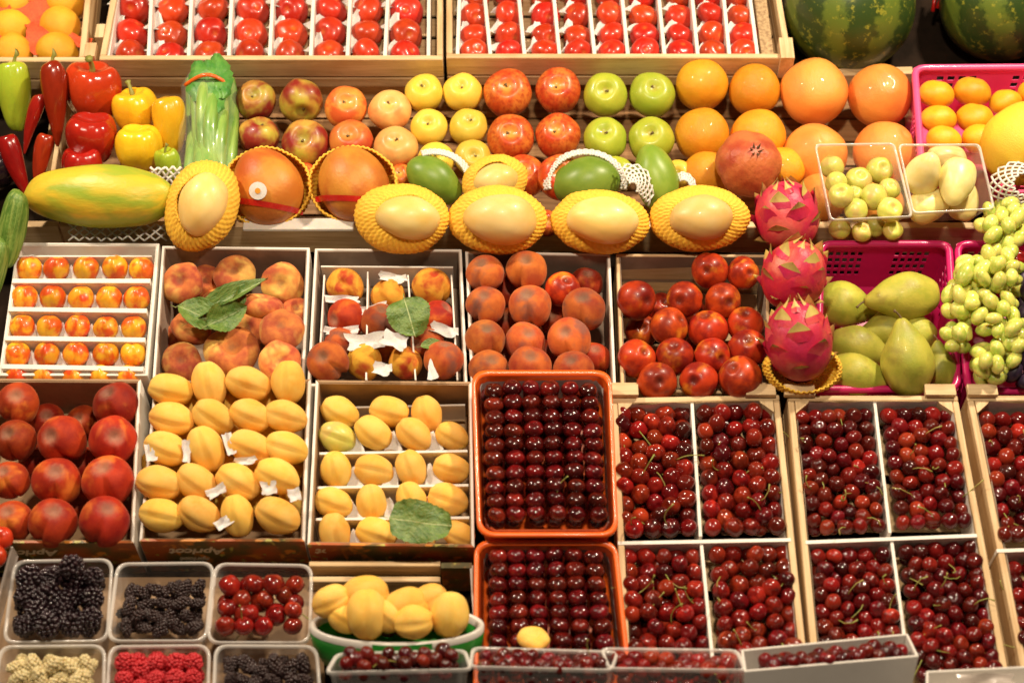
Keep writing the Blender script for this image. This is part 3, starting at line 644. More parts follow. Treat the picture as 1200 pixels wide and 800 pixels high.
# celery in a bag
c0 = P(246, 150, .10); s0 = mpp(c0); root = empty('celery_pack', c0); tag(root, 'plastic bagged bunch of green celery standing by the apples', 'celery')
def ctop(x, y, w): return P(x, y, w)
for k in range(6):
    f = k / 5; x = 222 + 48 * f; h = .075 + .035 * math.sin(math.pi * f)
    pts = [P(x + (f - .5) * -6 * (j / 9) + 4 * math.sin(j * .4 + k), 222 - 130 * j / 9, h + .02 + .012 * math.sin(j * .8 + k)) for j in range(10)]
    MB().tube(pts, .0125, 12, [1.15, 1.1, 1.1, 1.05, 1, 1, .95, .9, .8, .6]).part('stalk', M['celery'], root, smooth=True)
for k in range(22):
    cx = 228 + U(0, 36); cy = 90 + U(-12, 30) * (1 if k > 8 else .3); m = MB(); pts = []
    for i in range(7):
        row = []
        for j in range(5):
            u = i / 6 * 2 - 1; v = j / 4 * 2 - 1
            row.append(P(cx + v * 11 * (1 - u * u * .7) + 2 * math.sin(i * 2), cy - u * 17, .134 + .010 * math.cos(v * 1.5) + .006 * noise.noise(Vector((u * 3, v * 3, k)))))
        pts.append(row)
    m.grid(pts).part('leaf', M['lettuce'], root, smooth=True)
m = MB(); loops = []
for j in range(26):
    y = 78 + 142 * j / 25; hw = 17 + 15 * min(1, j / 5) ** .8; ww = .045 * min(1, .35 + j / 8)
    cpt = P(247 - j * .35, y, .10); s_ = mpp(cpt); lp = []
    for i in range(40):
        a = 2 * math.pi * i / 40; wr = 1 + .05 * noise.noise(Vector((math.cos(a) * 2, math.sin(a) * 2, j * .45))) + .035 * noise.noise(Vector((a * 3, j * .9, 2)))
        lp.append(cpt + RGT * math.cos(a) * hw * s_ * wr + WN * math.sin(a) * ww * 1.05 * wr)
    loops.append(lp)
m.loft(loops, cap=False).part('plastic_bag', M['film'], root, smooth=True)
m = MB(); pts = [P(217 + 51 * i / 14, 100 - 12 * math.sin(math.pi * i / 14), .135 + .02 * math.sin(math.pi * i / 14)) for i in range(15)]; m.tube(pts, .0032, 6).part('bag_tape', M['orange_plastic'], root, smooth=True)
# apples
AP = 'apples in rows'
ax = lambda: (img(U(-.15, .15), U(.15, .45), 1), None)
def A(x, y, r, mat, lab, **kw): d = dict(mat=mat, label=lab); d.update(kw); return (x, y, r, d)
apples = [A(300, 119, 24, 'apple_mix', 'dark red and green apple next to the bagged celery, upper row'), A(353, 118, 26, 'apple_mix', 'dusky red apple, second from the bagged celery, upper row', z=img(.1, -.6, .6)),
 A(405, 126, 25, 'apple_orange', 'orange red apple, third from the celery, upper row'), A(457, 130, 25, 'apple_peach', 'peach coloured apple beside the yellow apples, upper row'),
 A(303, 160, 24, 'apple_mix', 'mostly green apple above the stickered mango', z=img(.2, .7, .5)), A(358, 168, 28, 'apple_mix', 'large red and yellow apple above the two netted mangoes'), A(412, 167, 26, 'apple_orange', 'orange apple half hidden by the netted mango without sticker'),
 A(464, 174, 26, 'apple_peach', 'pale peach coloured apple in front of the other one'),
 A(497, 110, 23, 'apple_yellow', 'small yellow apple, inner one of the upper pair'), A(542, 109, 23, 'apple_yellow', 'small yellow apple, upper row, touching the red apples'), A(503, 150, 22, 'apple_yellow', 'small yellow apple, middle row, near the peach coloured apples'),
 A(549, 150, 22.5, 'apple_yellow', 'small yellow apple, middle row, near the red apples'), A(511, 189, 22, 'apple_yellow', 'small yellow apple, lower row, above the green mango'), A(554, 186, 22, 'apple_yellow', 'small yellow apple, lower row, above the netted mangoes'),
 A(595, 110, 29, 'apple_red', 'large streaky red apple, upper row, beside the yellow ones'), A(654, 107, 27, 'apple_red', 'streaky red apple, upper row, beside the green apples'), A(598, 162, 28, 'apple_red', 'red apple, middle row, beside the small yellow apples'),
 A(654, 160, 27, 'apple_red', 'red apple, middle row, beside the green apples'), A(614, 208, 26, 'apple_red', 'red apple behind the two yellow netted mangoes'), A(656, 208, 27, 'apple_red', 'red apple behind the white netted green mango'),
 A(709, 112, 26, 'apple_green', 'green apple, upper row, beside the red apples'), A(764, 112, 27, 'apple_green', 'green apple, upper row, beside the oranges'), A(709, 164, 26, 'apple_green', 'green apple, middle row, beside the red apples'),
 A(763, 165, 27, 'apple_green', 'green apple, middle row, beside the oranges'), A(722, 204, 21, 'apple_green', 'green apple half hidden behind the white netted mango'), A(794, 206, 18, 'apple_yellow', 'yellow apple peeking out behind the pointed green mango'),
 A(358, 206, 15, 'apple_red', 'red apple glimpsed between the two large netted mangoes', w=.075), A(470, 208, 16, 'apple_red', 'red apple glimpsed behind the netted mangoes below the pale apple', w=.075)]
heap([apples], 'apple', 'apple', 'apple_red', 'apple', '', '', AP, .085, dirs=ax, stem='apple', lim=.03)
CF = 'oranges and grapefruits'
cit = [A(822, 100, 31, 'orange', 'orange in the upper row, next to the green apples'), A(884, 106, 31, 'orange', 'orange in the upper row, next to the grapefruits'), A(823, 158, 32, 'orange', 'orange in the second row, next to the green apples'), A(888, 160, 33, 'orange', 'orange just behind the pomegranate top'),
 A(828, 206, 29, 'orange', 'orange low behind the pomegranate, next to the netted mango'), A(918, 198, 26, 'orange', 'orange low between the pomegranate and the grapefruits')]
heap([cit], 'orange', 'citrus', 'orange', 'orange', '', '', CF, .085, dirs=lambda: (img(U(-.6, .6), U(-.4, .8), U(.1, 1)), None), lim=.03)
gf = [A(954, 109, 40, 'grapefruit', 'largest grapefruit, upper row, beside the oranges', z=img(.2, -.3, -.6)), A(1032, 112, 38, 'grapefruit', 'grapefruit in the upper row, beside the pink crate'), A(956, 181, 38, 'grapefruit', 'grapefruit with a visible stem scar behind the small green fruit', z=img(.2, .5, 1)), A(1038, 178, 38, 'grapefruit', 'grapefruit behind the two clear punnets'),
 A(962, 232, 30, 'grapefruit', 'grapefruit low between the dragon fruit and the clear punnet', w=.07), A(1030, 240, 30, 'grapefruit', 'grapefruit showing through the clear punnet of green fruit', w=.06)]
heap([gf], 'grapefruit', 'grapefruit', 'grapefruit', 'grapefruit', '', '', 'grapefruits', .09, dirs=lambda: (img(U(-.6, .6), U(-.4, .8), U(.1, 1)), None), lim=.03)
# pomegranate
o, b = one(877, 192, 39, .155, 'pomegranate', 'pom', 'pomegranate', 'reddish brown pomegranate with a small dried crown', 'pomegranate', None, img(.12, .35, 1))
m = MB()
for k in range(6):
    a = k * math.pi / 3; e = Vector((math.cos(a), math.sin(a), 0)); f = Vector((-math.sin(a), math.cos(a), 0))
    m.add([e * .10 - f * .06 + Vector((0, 0, .82)), e * .10 + f * .06 + Vector((0, 0, .82)), e * .22 + Vector((0, 0, 1.08)), e * .05 + Vector((0, 0, .9))], [(0, 1, 2), (0, 2, 3), (1, 3, 2)])
c = copy('crown', m.mesh('crown'), M['stem_brown']); c.parent = o
# netted mangoes
MG = 'cream mangoes in yellow foam sleeves'
mg = [(237, 241, 44, 50, 1.25, 26, 36, (0, 0), 'tilted cream mango in a yellow sleeve beside the papaya'), (470, 256, 54, 41, -.12, 36, 24, (.15, 0), 'cream mango in a sleeve below the green mango near the stickered one'),
      (583, 258, 56, 40, -.06, 41, 28, (.05, 0), 'cream mango in a sleeve, third along the front ledge'), (703, 260, 57, 37, -.08, 40, 26, (.05, .05), 'cream mango with a dark spot in a sleeve, fourth on the ledge'), (820, 256, 57, 38, .03, 35, 25, (.02, 0), 'cream mango in a sleeve on the ledge nearest the dragon fruit')]
for i, (x, y, rx, ry, an, mx, my, of, lab) in enumerate(mg):
    if i == 0: rx, ry = 54, 42
    sleeve(x, y, rx, ry, .165, an, lab.replace('cream mango', 'yellow foam net').replace('in a yellow sleeve', 'around a mango').replace('in a sleeve', 'around a mango'), off=of, k=44, a0=53, a1=-55, zs=.62, amp=.035)
    c = P(x + of[0] * 50, y - 1 + of[1] * -20, .190); s = mpp(c); d = RGT * math.cos(an) + UPC * math.sin(an); MX = max(mx, my)
    o = copy('mango', random.choice(S['mango']), M['mango']); place(o, c, frame(d, img(0, .1, 1)), (min(mx, my) * 1.12 * s, min(mx, my) * 1.12 * s, MX * 1.04 * s)); tag(o, lab, 'mango', MG)
o = sleeve(580, 212, 38, 30, .125, .25, 'yellow foam net around the mango behind the front ones', k=34, a0=52, zs=.62, amp=.035)
one(580, 212, 27, .135, 'mango', 'mango', 'mango', 'cream mango peeking from a sleeve behind the front mangoes', 'mango', MG, img(1, .2, 0), img(0, 0, 1), (.78, .78, 1))
# big orange mangoes
for (x, y, rx, ry, lab, nl) in ((313, 219, 50, 42, 'large orange mango with a round white sticker and red band', 'yellow foam net behind the stickered mango'), (414, 216, 49, 42, 'large orange mango with a red band and no sticker', 'yellow foam net behind the mango without a sticker')):
    c = P(x, y, .135); s = mpp(c)
    o = copy('mango', S['mango_big'][0 if x < 350 else 1], M['mango_big']); place(o, c, frame(img(-.45, 1, .1), img(0, 0, 1)), (ry * .98 * s, ry * .98 * s, rx * .93 * s)); tag(o, lab, 'mango', 'large orange mangoes')
    F3 = frame(img(-.45, 1, .1), img(0, 0, 1)); D = Matrix.Diagonal((ry * .98 * s, ry * .98 * s, rx * .93 * s)); Wm = F3 @ D
    Wi = Wm.inverted()
    def onsurf(dx, dy, k=1.02):       # a point on the skin under the image offset (dx, dy) in units of the radius
        v = RGT * dx * rx * s + UPC * dy * ry * s; lo, hi = 0., .09
        for _ in range(24):
            mid = (lo + hi) / 2
            if (Wi @ (v + VIEW * mid)).length > 1: hi = mid
            else: lo = mid
        return Wi @ (v * k + VIEW * (lo + .0006)) * 1.035 
    pts = [[onsurf(-.86 + 1.66 * i / 24, (-.34 - .10 * (i / 24) if x > 350 else -.30 - .32 * (i / 24)) + dj, 1.02) for dj in (.02, -.05, -.13)] for i in range(25)]
    m = MB().grid(pts); c2 = copy('band', m.mesh('band', smooth=True), M['band']); c2.parent = o
    if x < 350:
        for rr_, mt, nm, kk in ((.19, 'sticker', 'sticker', 1.035), (.06, 'sticker_ink', 'sticker_mark', 1.045)):
            m = MB(); ctr = onsurf(-.08, -.18, kk) * kk; ring = [onsurf(-.08 + rr_ * math.cos(a_ * .3927), -.18 + rr_ * 1.15 * math.sin(a_ * .3927), kk) * kk for a_ in range(16)]
            m.add([ctr] + ring, [(0, i + 1, (i + 1) % 16 + 1) for i in range(16)]); c3 = copy(nm, m.mesh(nm), M[mt]); c3.parent = o
    sleeve(x, y + 1, rx + 1, ry + 4, .128, 0, nl, a0=8, a1=-60, k=52, amp=.04, zs=.9)
# green mangoes with white nets
def wnet(cx, cy, rx, ry, w, a0, a1, b0, b1, nu, nv, lab, r=.0022):
    c = P(cx, cy, w); s = mpp(c)
    def fn(u, v):
        a = R(a0 + (a1 - a0) * u); e = b0 + (b1 - b0) * v
        return c + RGT * math.cos(a) * rx * s * e + UPC * math.sin(a) * ry * s * e + VIEW * (rx * s * (1.1 - e) * .9)
    return net(fn, nu, nv, r, lab, 'foam_white')
one(509, 212, 36, .115, 'mango', 'mango', 'green_fruit', 'green mango with a white net edge by the yellow apples', 'mango', 'green mangoes', img(-1, .75, .1), img(0, 0, 1), (.72, .72, 1))
one(686, 214, 40, .115, 'mango', 'mango', 'green_fruit', 'round green mango capped by a white foam net', 'mango', 'green mangoes', img(1, .1, .1), img(0, 0, 1), (.8, .8, 1))
one(769, 208, 40, .125, 'mango', 'mango', 'green_fruit', 'pointed green mango standing before the green apples', 'mango', 'green mangoes', img(.25, -1, .1), img(0, 0, 1), (.66, .66, 1))
wnet(509, 214, 42, 36, .115, 20, 110, .90, 1.08, 13, 2, 'white foam net along the green mango by the yellow apples')
wnet(686, 216, 46, 38, .115, -10, 190, .90, 1.06, 22, 2, 'white foam net ringing the round green mango')
wnet(740, 222, 26, 30, .135, -40, 130, .2, 1.0, 6, 4, 'white foam net piece between two green mangoes', .0018)
wnet(800, 222, 16, 20, .115, -80, 120, .5, 1.0, 7, 3, 'white foam net beside the yellow apple and netted mango', .0018)
one(640, 262, 16, .10, 'apple', 'apple', 'apple_red', 'red apple low between the third and fourth sleeved mangoes', 'apple', AP, None, None, (1, 1, 1))
# pink crate with tangerines
def rrect(q, r, n=6):
    out = []
    for i in range(4):
        a = q[i]; d1 = (q[i - 1] - a).normalized(); d2 = (q[(i + 1) % 4] - a).normalized()
        p0 = a + d1 * r; p1 = a + d2 * r
        for k in range(n + 1):
            t = k / n; out.append(p0 * (1 - t) ** 2 + a * 2 * t * (1 - t) + p1 * t ** 2)
    return out
def scl(loop, f, dz, dn=WN):
    c = sum(loop, Vector()) / len(loop); return [c + (p - c) * f - dn * dz for p in loop]
def off_loop(loop, d, dz, dn=WN):
    c = sum(loop, Vector()) / len(loop); n = len(loop); out = []
    for p in loop:
        v = p - c; out.append(p + v.normalized() * d - dn * dz)
    return out
def tub(name, cat, label, q, r, depth, matw, matr, group=None, taper=.9, lip=.005, dn=WN, n=6, thick=.0015, fluted=False):
    L = rrect(q, r, n); c = sum(L, Vector()) / len(L); root = empty(name, c - dn * depth); tag(root, label, cat, group)
    m = MB(); m.loft([off_loop(L, -.0005, 0.004, dn), off_loop(L, lip * .3, .0, dn), off_loop(L, lip, .001, dn), off_loop(L, lip * 1.1, .005, dn), off_loop(L, lip * .6, .007, dn)], cap=False)
    m.part('rim', matr, root, smooth=True)
    base = off_loop(L, 0, .0035, dn); steps = [scl(base, 1 - (1 - taper) * f, depth * f, dn) for f in (0, .25, .5, .75, .93)]
    if fluted:
        for s_ in range(1, len(steps)): steps[s_] = [p * 1 + (p - c).normalized() * (.0012 if i % 2 else -.0012) for i, p in enumerate(steps[s_])]
    steps.append(scl(base, taper * .96, depth, dn)); ins = [[p + (c - p).normalized() * thick + dn * (.0 if i < 5 else thick) for p in l] for i, l in enumerate(steps)]
    MB().loft(steps).part('tub_wall', matw, root, smooth=True)
    if matw not in (M['clear_wall'],): MB().loft(ins).part('inner_wall', matw, root, smooth=True)
    return root, L
def holed_wall(root, a, b, dn_vec, mat, nx, ny, blocks, thick=.002):
    """a wall from a to b hanging down by dn_vec, as real lattice: cells inside a block list are open"""
    m = MB(); d = b - a; nrm = d.cross(dn_vec).normalized() * thick
    xs = [0.0]; ys = [0.0]
    for i in range(nx): xs += [(i + .25) / nx, (i + .85) / nx]
    for j in range(ny): ys += [(j + .25) / ny, (j + .85) / ny]
    xs.append(1.0); ys.append(1.0)
    for i in range(len(xs) - 1):
        for j in range(len(ys) - 1):
            if i % 2 == 1 and j % 2 == 1 and any(x0 <= (i // 2) < x1 and y0 <= (j // 2) < y1 for x0, x1, y0, y1 in blocks): continue
            p = [a + d * xs[u] + dn_vec * ys[v] for u, v in ((i, j), (i + 1, j), (i + 1, j + 1), (i, j + 1))]
            m.hexa(p, [k + nrm for k in p])
    m.part('crate_wall', mat, root)
def pink_crate(label, px, w, depth, mat, lipr=.006, bx=((2, 6, 1, 4), (14, 18, 1, 4)), nx=20, ny=7, group='pink plastic crates', sh=.93):
    q = quad(px, w); c = sum(q, Vector()) / 4; root = empty('plastic_crate', c - WN * depth); tag(root, label, 'crate', group)
    for i in range(4):
        j = (i + 1) % 4
        a, b = q[i], q[j]; a2 = c + (a - c) * sh - WN * depth; b2 = c + (b - c) * sh - WN * depth
        d1 = a2 - a
        m = MB(); NX, NY = (nx, ny) if i % 2 == 0 else (nx, ny)
        xs = [0.0]; ys = [0.0]
        for k in range(NX): xs += [(k + .22) / NX, (k + .86) / NX]
        for k in range(NY): ys += [(k + .22) / NY, (k + .86) / NY]
        xs.append(1.0); ys.append(1.0)
        nrm = (b - a).cross(d1).normalized() * .002
        pt = lambda s_, t_: (a.lerp(b, s_)).lerp(a2.lerp(b2, s_), t_)
        for u in range(len(xs) - 1):
            for v in range(len(ys) - 1):
                if u % 2 and v % 2 and any(x0 <= u // 2 < x1 and y0 <= v // 2 < y1 for x0, x1, y0, y1 in bx): continue
                p = [pt(xs[u], ys[v]), pt(xs[u + 1], ys[v]), pt(xs[u + 1], ys[v + 1]), pt(xs[u], ys[v + 1])]
                m.hexa(p, [k + nrm for k in p])
        m.part('crate_wall', mat, root)
    L = rrect(q, .018, 6)
    MB().tube(L, lipr, 8, closed=True).part('rim', mat, root, smooth=True)
    fq = [c + (p - c) * sh - WN * (depth - .003) for p in q]; MB().hexa(fq, [p - WN * .003 for p in fq]).part('crate_floor', mat, root)
    return root
pink_crate('bright pink plastic crate of tangerines beneath the watermelons', [(1072, 80), (1330, 78), (1350, 200), (1080, 196)], .135, .115, M['pink_plastic'], bx=((2, 6, 1, 4), (9, 13, 1, 4)), sh=.96)
tg = [[(1097, 111, 21), (1139, 108, 22), (1178, 120, 19), (1214, 110, 21)], [(1100, 140, 21), (1142, 139, 22), (1184, 145, 20)], [(1106, 164, 21), (1149, 163, 22)]]
heap(tg, 'tangerine', 'tang', 'tangerine', 'tangerine', 'the pink crate', 'tangerine', 'tangerines in the pink crate', .135, dirs=lambda: (img(U(-.3, .3), 1, .2), None), lim=.03)
one(1196, 168, 46, .17, 'pomelo', 'grapefruit', 'pomelo', 'large yellow pomelo over the pink crate and white net', 'pomelo', None, img(.1, .9, .4), None, (1, 1, 1.15))
wnet(1200, 218, 42, 30, .165, 95, 265, .45, 1.0, 8, 3, 'white foam net below the large yellow pomelo', .0018)
# clear punnets
def shelfq(px, pt=None, n=None): return [pix(x, y, pt, n) for x, y in px]
nrm1 = (WN * .9 - Vector((0, .35, 0))).normalized()
pt1 = P(1012, 248, .19)
n2 = (VIEW * .75 + UPW * .35).normalized()
q1 = shelfq([(957, 170), (1047, 169), (1068, 252), (975, 256)], P(1012, 210, .20), n2)
q2 = shelfq([(1055, 170), (1147, 170), (1164, 243), (1072, 248)], P(1105, 210, .20), n2)
for q, lab in ((q1, 'clear square punnet of small green fruit'), (q2, 'clear square punnet of cream pears')):
    tub('plastic_punnet', 'punnet', lab, q, .008, .068, M['clear_wall'], M['clear_rim'], 'clear plastic punnets', .80, .0035, dn=n2, fluted=False)
def inball(px, py, r, depth_back, base=P(1012, 210, .20), n=n2):
    c = pix(px, py, base - n * depth_back, n); return dict(c=c, r=r * mpp(c), px=px, py=py)
bs = [inball(x, y, r, d) for x, y, r, d in [(975, 196, 14, .02), (980, 214, 13, .03), (986, 229, 15, .015), (1006, 212, 16, .025), (1030, 200, 16, .015), (1024, 231, 16, .01), (1042, 222, 13, .03), (1003, 246, 14, .03), (1042, 246, 15, .03), (984, 268, 13, .05), (1024, 265, 14, .05), (1000, 228, 11, .045), (1010, 272, 12, .05), (1046, 270, 12, .05)]]
settle(bs, lim=.02)
for b in bs: tag(put(b, 'guava', 'apple' if random.random() < .4 else 'citrus', 'guava', None, None, (1, 1, 1)), 'small pale green fruit in the clear punnet beside the dragon fruit', 'fruit', 'small green fruit in the punnet')
bq = [inball(x, y, r, d, P(1105, 210, .20)) for x, y, r, d in [(1083, 202, 25, .005), (1121, 214, 25, .0), (1090, 240, 23, .04), (1130, 236, 20, .045), (1110, 186, 20, .04)]]
for b, zz, lab in zip(bq, [img(.2, .6, 1), img(-.3, -1, .4), img(1, .4, 0), img(.3, 1, 0), img(-1, .3, .2)], ['cream pear with its tip showing in the clear punnet', 'cream pear lying upright over the punnet front edge', 'streaked cream pear at the bottom of the punnet', 'cream pear low at the punnet corner near the grapes', 'cream pear at the back of the punnet']):
    tag(put(b, 'pear', 'quince', 'quince', zz, None, (1, 1, 1)), lab, 'pear', 'cream pears in the punnet')
# ================================================================= DRAGON FRUIT
def dragon(px, py, rx, ry, w, lab, seed):
    rr = random.Random(seed); c = P(px, py, w); s = mpp(c); z = img(rr.uniform(-.3, .3), 1, .2 + rr.uniform(0, .35)); x = img(rr.uniform(-.4, .4), 0, 1); fr = frame(z, x)
    o = copy('dragon_fruit', S['dragon'][seed % 3], M['dragon']); place(o, c, fr, (rx * s, rx * s, ry * s)); tag(o, lab, 'dragon fruit', 'dragon fruits stacked in a column')
    n = 0
    for ring, (lat, cnt, ln, wd) in enumerate([(-.70, 4, .42, .42), (-.28, 5, .46, .46), (.18, 5, .46, .46), (.56, 4, .44, .38), (.86, 5, .42, .16)]):
        for k in range(cnt):
            ph = 2 * math.pi * (k + .5 * (ring % 2)) / cnt + rr.uniform(-.15, .15); m = MB(); pts = []; rr_l = rr.uniform(.08, .24)
            for i in range(8):
                u = i / 7; row = []
                la = math.asin(lat) + u * ln; lift = .985 + .06 * u + rr_l * u ** 4 * (.8 if ring > 3 else 1)
                for j in range(5):
                    v = (j / 4 * 2 - 1) * wd * (1 - u ** 2.4) / max(.35, math.cos(min(la, 1.3)))
                    e = Vector((math.cos(la) * math.cos(ph + v), math.cos(la) * math.sin(ph + v), math.sin(la)))
                    row.append(e * (lift + (.02 if abs(j - 2) < 1 else 0) - (.035 * abs(j - 2) / 2) * (1 - u)))
                pts.append(row)
            m.grid(pts); m.grid([[p * .975 for p in r][::-1] for r in pts])
            me = m.mesh('scale', smooth=True); me.materials.append(M['dragon']); me.materials.append(M['scale_tip'])
            half = len(me.polygons) // 2
            cut = rr.choice((4, 5, 6)) if ring < 3 else 3
            for f in me.polygons:
                if (f.index % half) // 4 >= cut: f.material_index = 1
            cobj = bpy.data.objects.new('scale', me); COL.objects.link(cobj); cobj.parent = o
dragon(922, 253, 38, 41, .17, 'dragon fruit at the top of the column, below the pomegranate', 1)
dragon(930, 322, 38, 42, .19, 'dragon fruit in the middle of the column', 2)
dragon(936, 400, 40, 47, .195, 'dragon fruit at the bottom of the column on a yellow net', 4)
sleeve(940, 432, 44, 30, .165, 0, 'yellow foam net under the lowest dragon fruit', a0=25, k=40, amp=.06)
# ================================================================= THIRD ROW BOXES
wc, gc, bc = M['white_card'], M['grey_card'], M['brown_card']
RA, _ = box('cardboard_box', 'box', 'white lined cardboard tray of red and yellow plumcots in five rows', [(20, 284), (187, 285), (173, 440), (-2, 440)], .13, .085, .004, wc, wc, group='cardboard boxes')
bars(RA, [(14, 329, 176, 329), (10, 362, 172, 364), (6, 396, 170, 398), (2, 429, 168, 432)], .135, .008, .05, wc)
bars(RA, [(22, 300, 178, 300)], .130, .003, .05, wc, 'paper_flap')
heap([[(34, 315, 15.5), (66, 315, 15.5), (101, 315, 15.5), (135, 314, 15.5), (166, 316, 15)], [(29, 349, 15.5), (62, 349, 15.5), (95, 350, 15.5), (128, 350, 15.5), (160, 350, 15.5)],
      [(26, 383, 15), (58, 384, 15), (91, 383, 15), (124, 385, 15), (157, 385, 15)], [(21, 415, 15), (55, 415, 15), (89, 415, 15.5), (124, 415, 15.5), (156, 415, 15)], [(20, 440, 14), (52, 441, 14), (86, 441, 14), (118, 441, 14), (150, 441, 14)]],
     'plumcot', 'plum', 'plum', 'plumcot', 'the white lined tray', 'plumcot', 'plumcots in the white lined tray', .118, dirs=lambda: (img(U(-.1, .1), 1, .35), img(U(-.25, .25), -.3, 1)), lim=.01, k=.9)
for x, y in [(51, 322), (84, 322), (118, 322), (151, 322), (46, 357), (79, 357), (112, 357), (145, 357), (42, 390), (75, 390), (108, 391), (141, 391), (38, 422), (72, 422), (107, 422), (140, 423)]:
    paper(x, y, 8, 11, .112, .15, 'white paper peak between plumcots of the white lined tray', 'paper peaks in the plumcot tray', tri=True, tiltv=.2)
m = MB(); pts = [[P(24 + 160 * i / 12 , 286 + 13 * j / 3 + U(-1, 1), .134 + U(0, .006)) for j in range(4)] for i in range(13)]
tag(m.grid(pts).thing('plastic_film', M['film'], smooth=True), 'shiny clear film folded over the back of the plumcot tray', 'film')
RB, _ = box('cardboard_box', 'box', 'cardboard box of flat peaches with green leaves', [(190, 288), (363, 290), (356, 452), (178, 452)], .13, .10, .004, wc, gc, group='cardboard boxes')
dflat = lambda: (img(U(-.4, .4), U(.0, .5), 1), None)
fl = [(x_, y_, r_ * .94, k_) for x_, y_, r_, k_ in [A(214, 332, 27, 'flat_peach', 'pale flat peach in the far corner of its box', z=img(-.25, .3, 1)), A(240, 330, 22, 'flat_peach', 'flat peach tucked behind the pale one', w=.09), A(275, 322, 27, 'flat_peach', 'dark flat peach at the back above the leaves', z=img(0, .5, 1), w=.105),
      A(331, 333, 27, 'flat_peach', 'dusky red flat peach at the leaf tip', z=img(-.1, 0, 1)), A(307, 359, 27, 'flat_peach', 'flat peach standing on its edge beside the leaves', z=img(.15, 1, .15), w=.15), A(225, 384, 26, 'flat_peach', 'orange flat peach under the crumpled leaf', z=img(.3, .7, .7)),
      A(272, 411, 34, 'flat_peach', 'biggest flat peach in the middle of the front row', z=img(.1, .5, 1)), A(330, 387, 29, 'flat_peach', 'golden rimmed flat peach near the box side', z=img(0, .6, .8)), A(213, 424, 25, 'flat_peach', 'greyish purple flat peach in the near corner', z=img(0, .3, 1)),
      A(328, 424, 27, 'flat_peach', 'red flat peach above the overfilled apricots', z=img(.2, .2, 1)), A(347, 364, 18, 'flat_peach', 'flat peach edge behind the golden rimmed one', w=.09), A(200, 400, 20, 'flat_peach', 'flat peach deep in the shade by the box wall', w=.06), A(295, 385, 22, 'flat_peach', 'flat peach deep below the leaves', w=.06), A(255, 360, 24, 'flat_peach', 'flat peach hidden under the leaves', w=.05)]]
heap([fl], 'flat_peach', 'flat', 'flat_peach', 'peach', '', '', 'flat peaches in a box', .11, dirs=dflat, lim=.055, k=.86)
leaf(270, 350, 50, 14, .155, .55, img(-.3, .6, 1), 'long green leaf reaching to the back corner of the flat peaches', fold=.6, seed=1)
leaf(240, 371, 33, 20, .15, -.35, img(.1, .6, 1), 'green leaf on the pale flat peach side, pointing away', fold=.3, seed=2, curl=.5)
leaf(266, 370, 26, 19, .158, .5, img(.2, .2, 1), 'pale underside of a crumpled leaf on the flat peaches', fold=.5, seed=3, curl=.6)
leaf(277, 355, 28, 9, .15, 1.2, img(.6, .2, 1), 'narrow curled leaf standing up among the flat peaches', fold=.6, seed=5, curl=.6)
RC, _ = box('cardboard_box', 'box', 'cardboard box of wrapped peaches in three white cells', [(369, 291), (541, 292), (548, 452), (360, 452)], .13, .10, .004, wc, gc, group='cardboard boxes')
bars(RC, [(431, 318, 429, 445), (478, 322, 487, 445), (380, 322, 373, 445), (529, 322, 536, 445)], .128, .0025, .06, wc)
bars(RC, [(376, 312, 531, 313)], .126, .003, .05, wc, 'paper_flap')
heap([[(404, 336, 22, dict(mat='peach_yellow')), (455, 347, 21, dict(mat='peach_yellow')), (505, 336, 23, dict(mat='peach_yellow'))], [(405, 373, 23, dict(mat='peach_red')), (446, 378, 24), (513, 372, 22, dict(mat='peach_red'))],
      [(399, 402, 19), (450, 408, 17, dict(w=.08)), (501, 402, 20)], [(384, 424, 25), (426, 424, 22, dict(mat='peach_yellow')), (475, 425, 20.5, dict(mat='peach_yellow')), (520, 422, 24)]],
     'peach', 'peach', 'peach', 'peach', 'the white celled box', 'wrapped peach', 'peaches in the white celled box', .115, dirs=lambda: (img(U(-.7, .7), U(-.2, .9), U(.1, .8)), None), lim=.03, k=.88)
for i, (x, y, rx, ry, an, w, tri, lab) in enumerate([(460, 327, 18, 6, -.2, .125, 0, 'white tissue flap behind the middle back peach'), (400, 352, 22, 5, .05, .122, 0, 'white tissue edge in front of the yellow corner peach'), (400, 389, 20, 5, .1, .125, 0, 'white tissue edge in front of the deep red peach'),
    (437, 363, 20, 5, .3, .122, 0, 'slanted white tissue edge below the middle back peach'), (520, 388, 18, 7, -.3, .13, 0, 'white tissue below the dark peach behind the leaf'), (430, 402, 24, 10, .1, .135, 0, 'large white tissue fold over the front peaches'), (463, 400, 11, 14, 1.2, .15, 0, 'crumpled white tissue standing between the front peaches'), (448, 433, 12, 8, -.2, .16, 0, 'white tissue scrap under the front yellow peaches'), (506, 433, 8, 13, .2, .165, 1, 'pointed white tissue beside the front corner peach')]):
    paper(x, y, rx, ry, w, an, lab, None, tri=bool(tri), tiltv=.5, name='tissue_paper')
leaf(480, 372, 24, 27, .16, -1.3, img(.0, .4, 1), 'broad green leaf on the wrapped peaches', fold=.1, seed=7, blunt=1)
leaf(508, 404, 16, 8, .14, .3, img(.2, .6, 1), 'small pale leaf beside the front corner peach', fold=.3, seed=8)
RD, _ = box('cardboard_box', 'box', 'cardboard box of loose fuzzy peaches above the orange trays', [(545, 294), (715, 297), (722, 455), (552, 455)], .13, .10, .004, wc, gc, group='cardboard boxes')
dp = lambda: (img(U(-.3, .3), U(.35, .8), .8), img(U(-.6, .6), -1, .5))
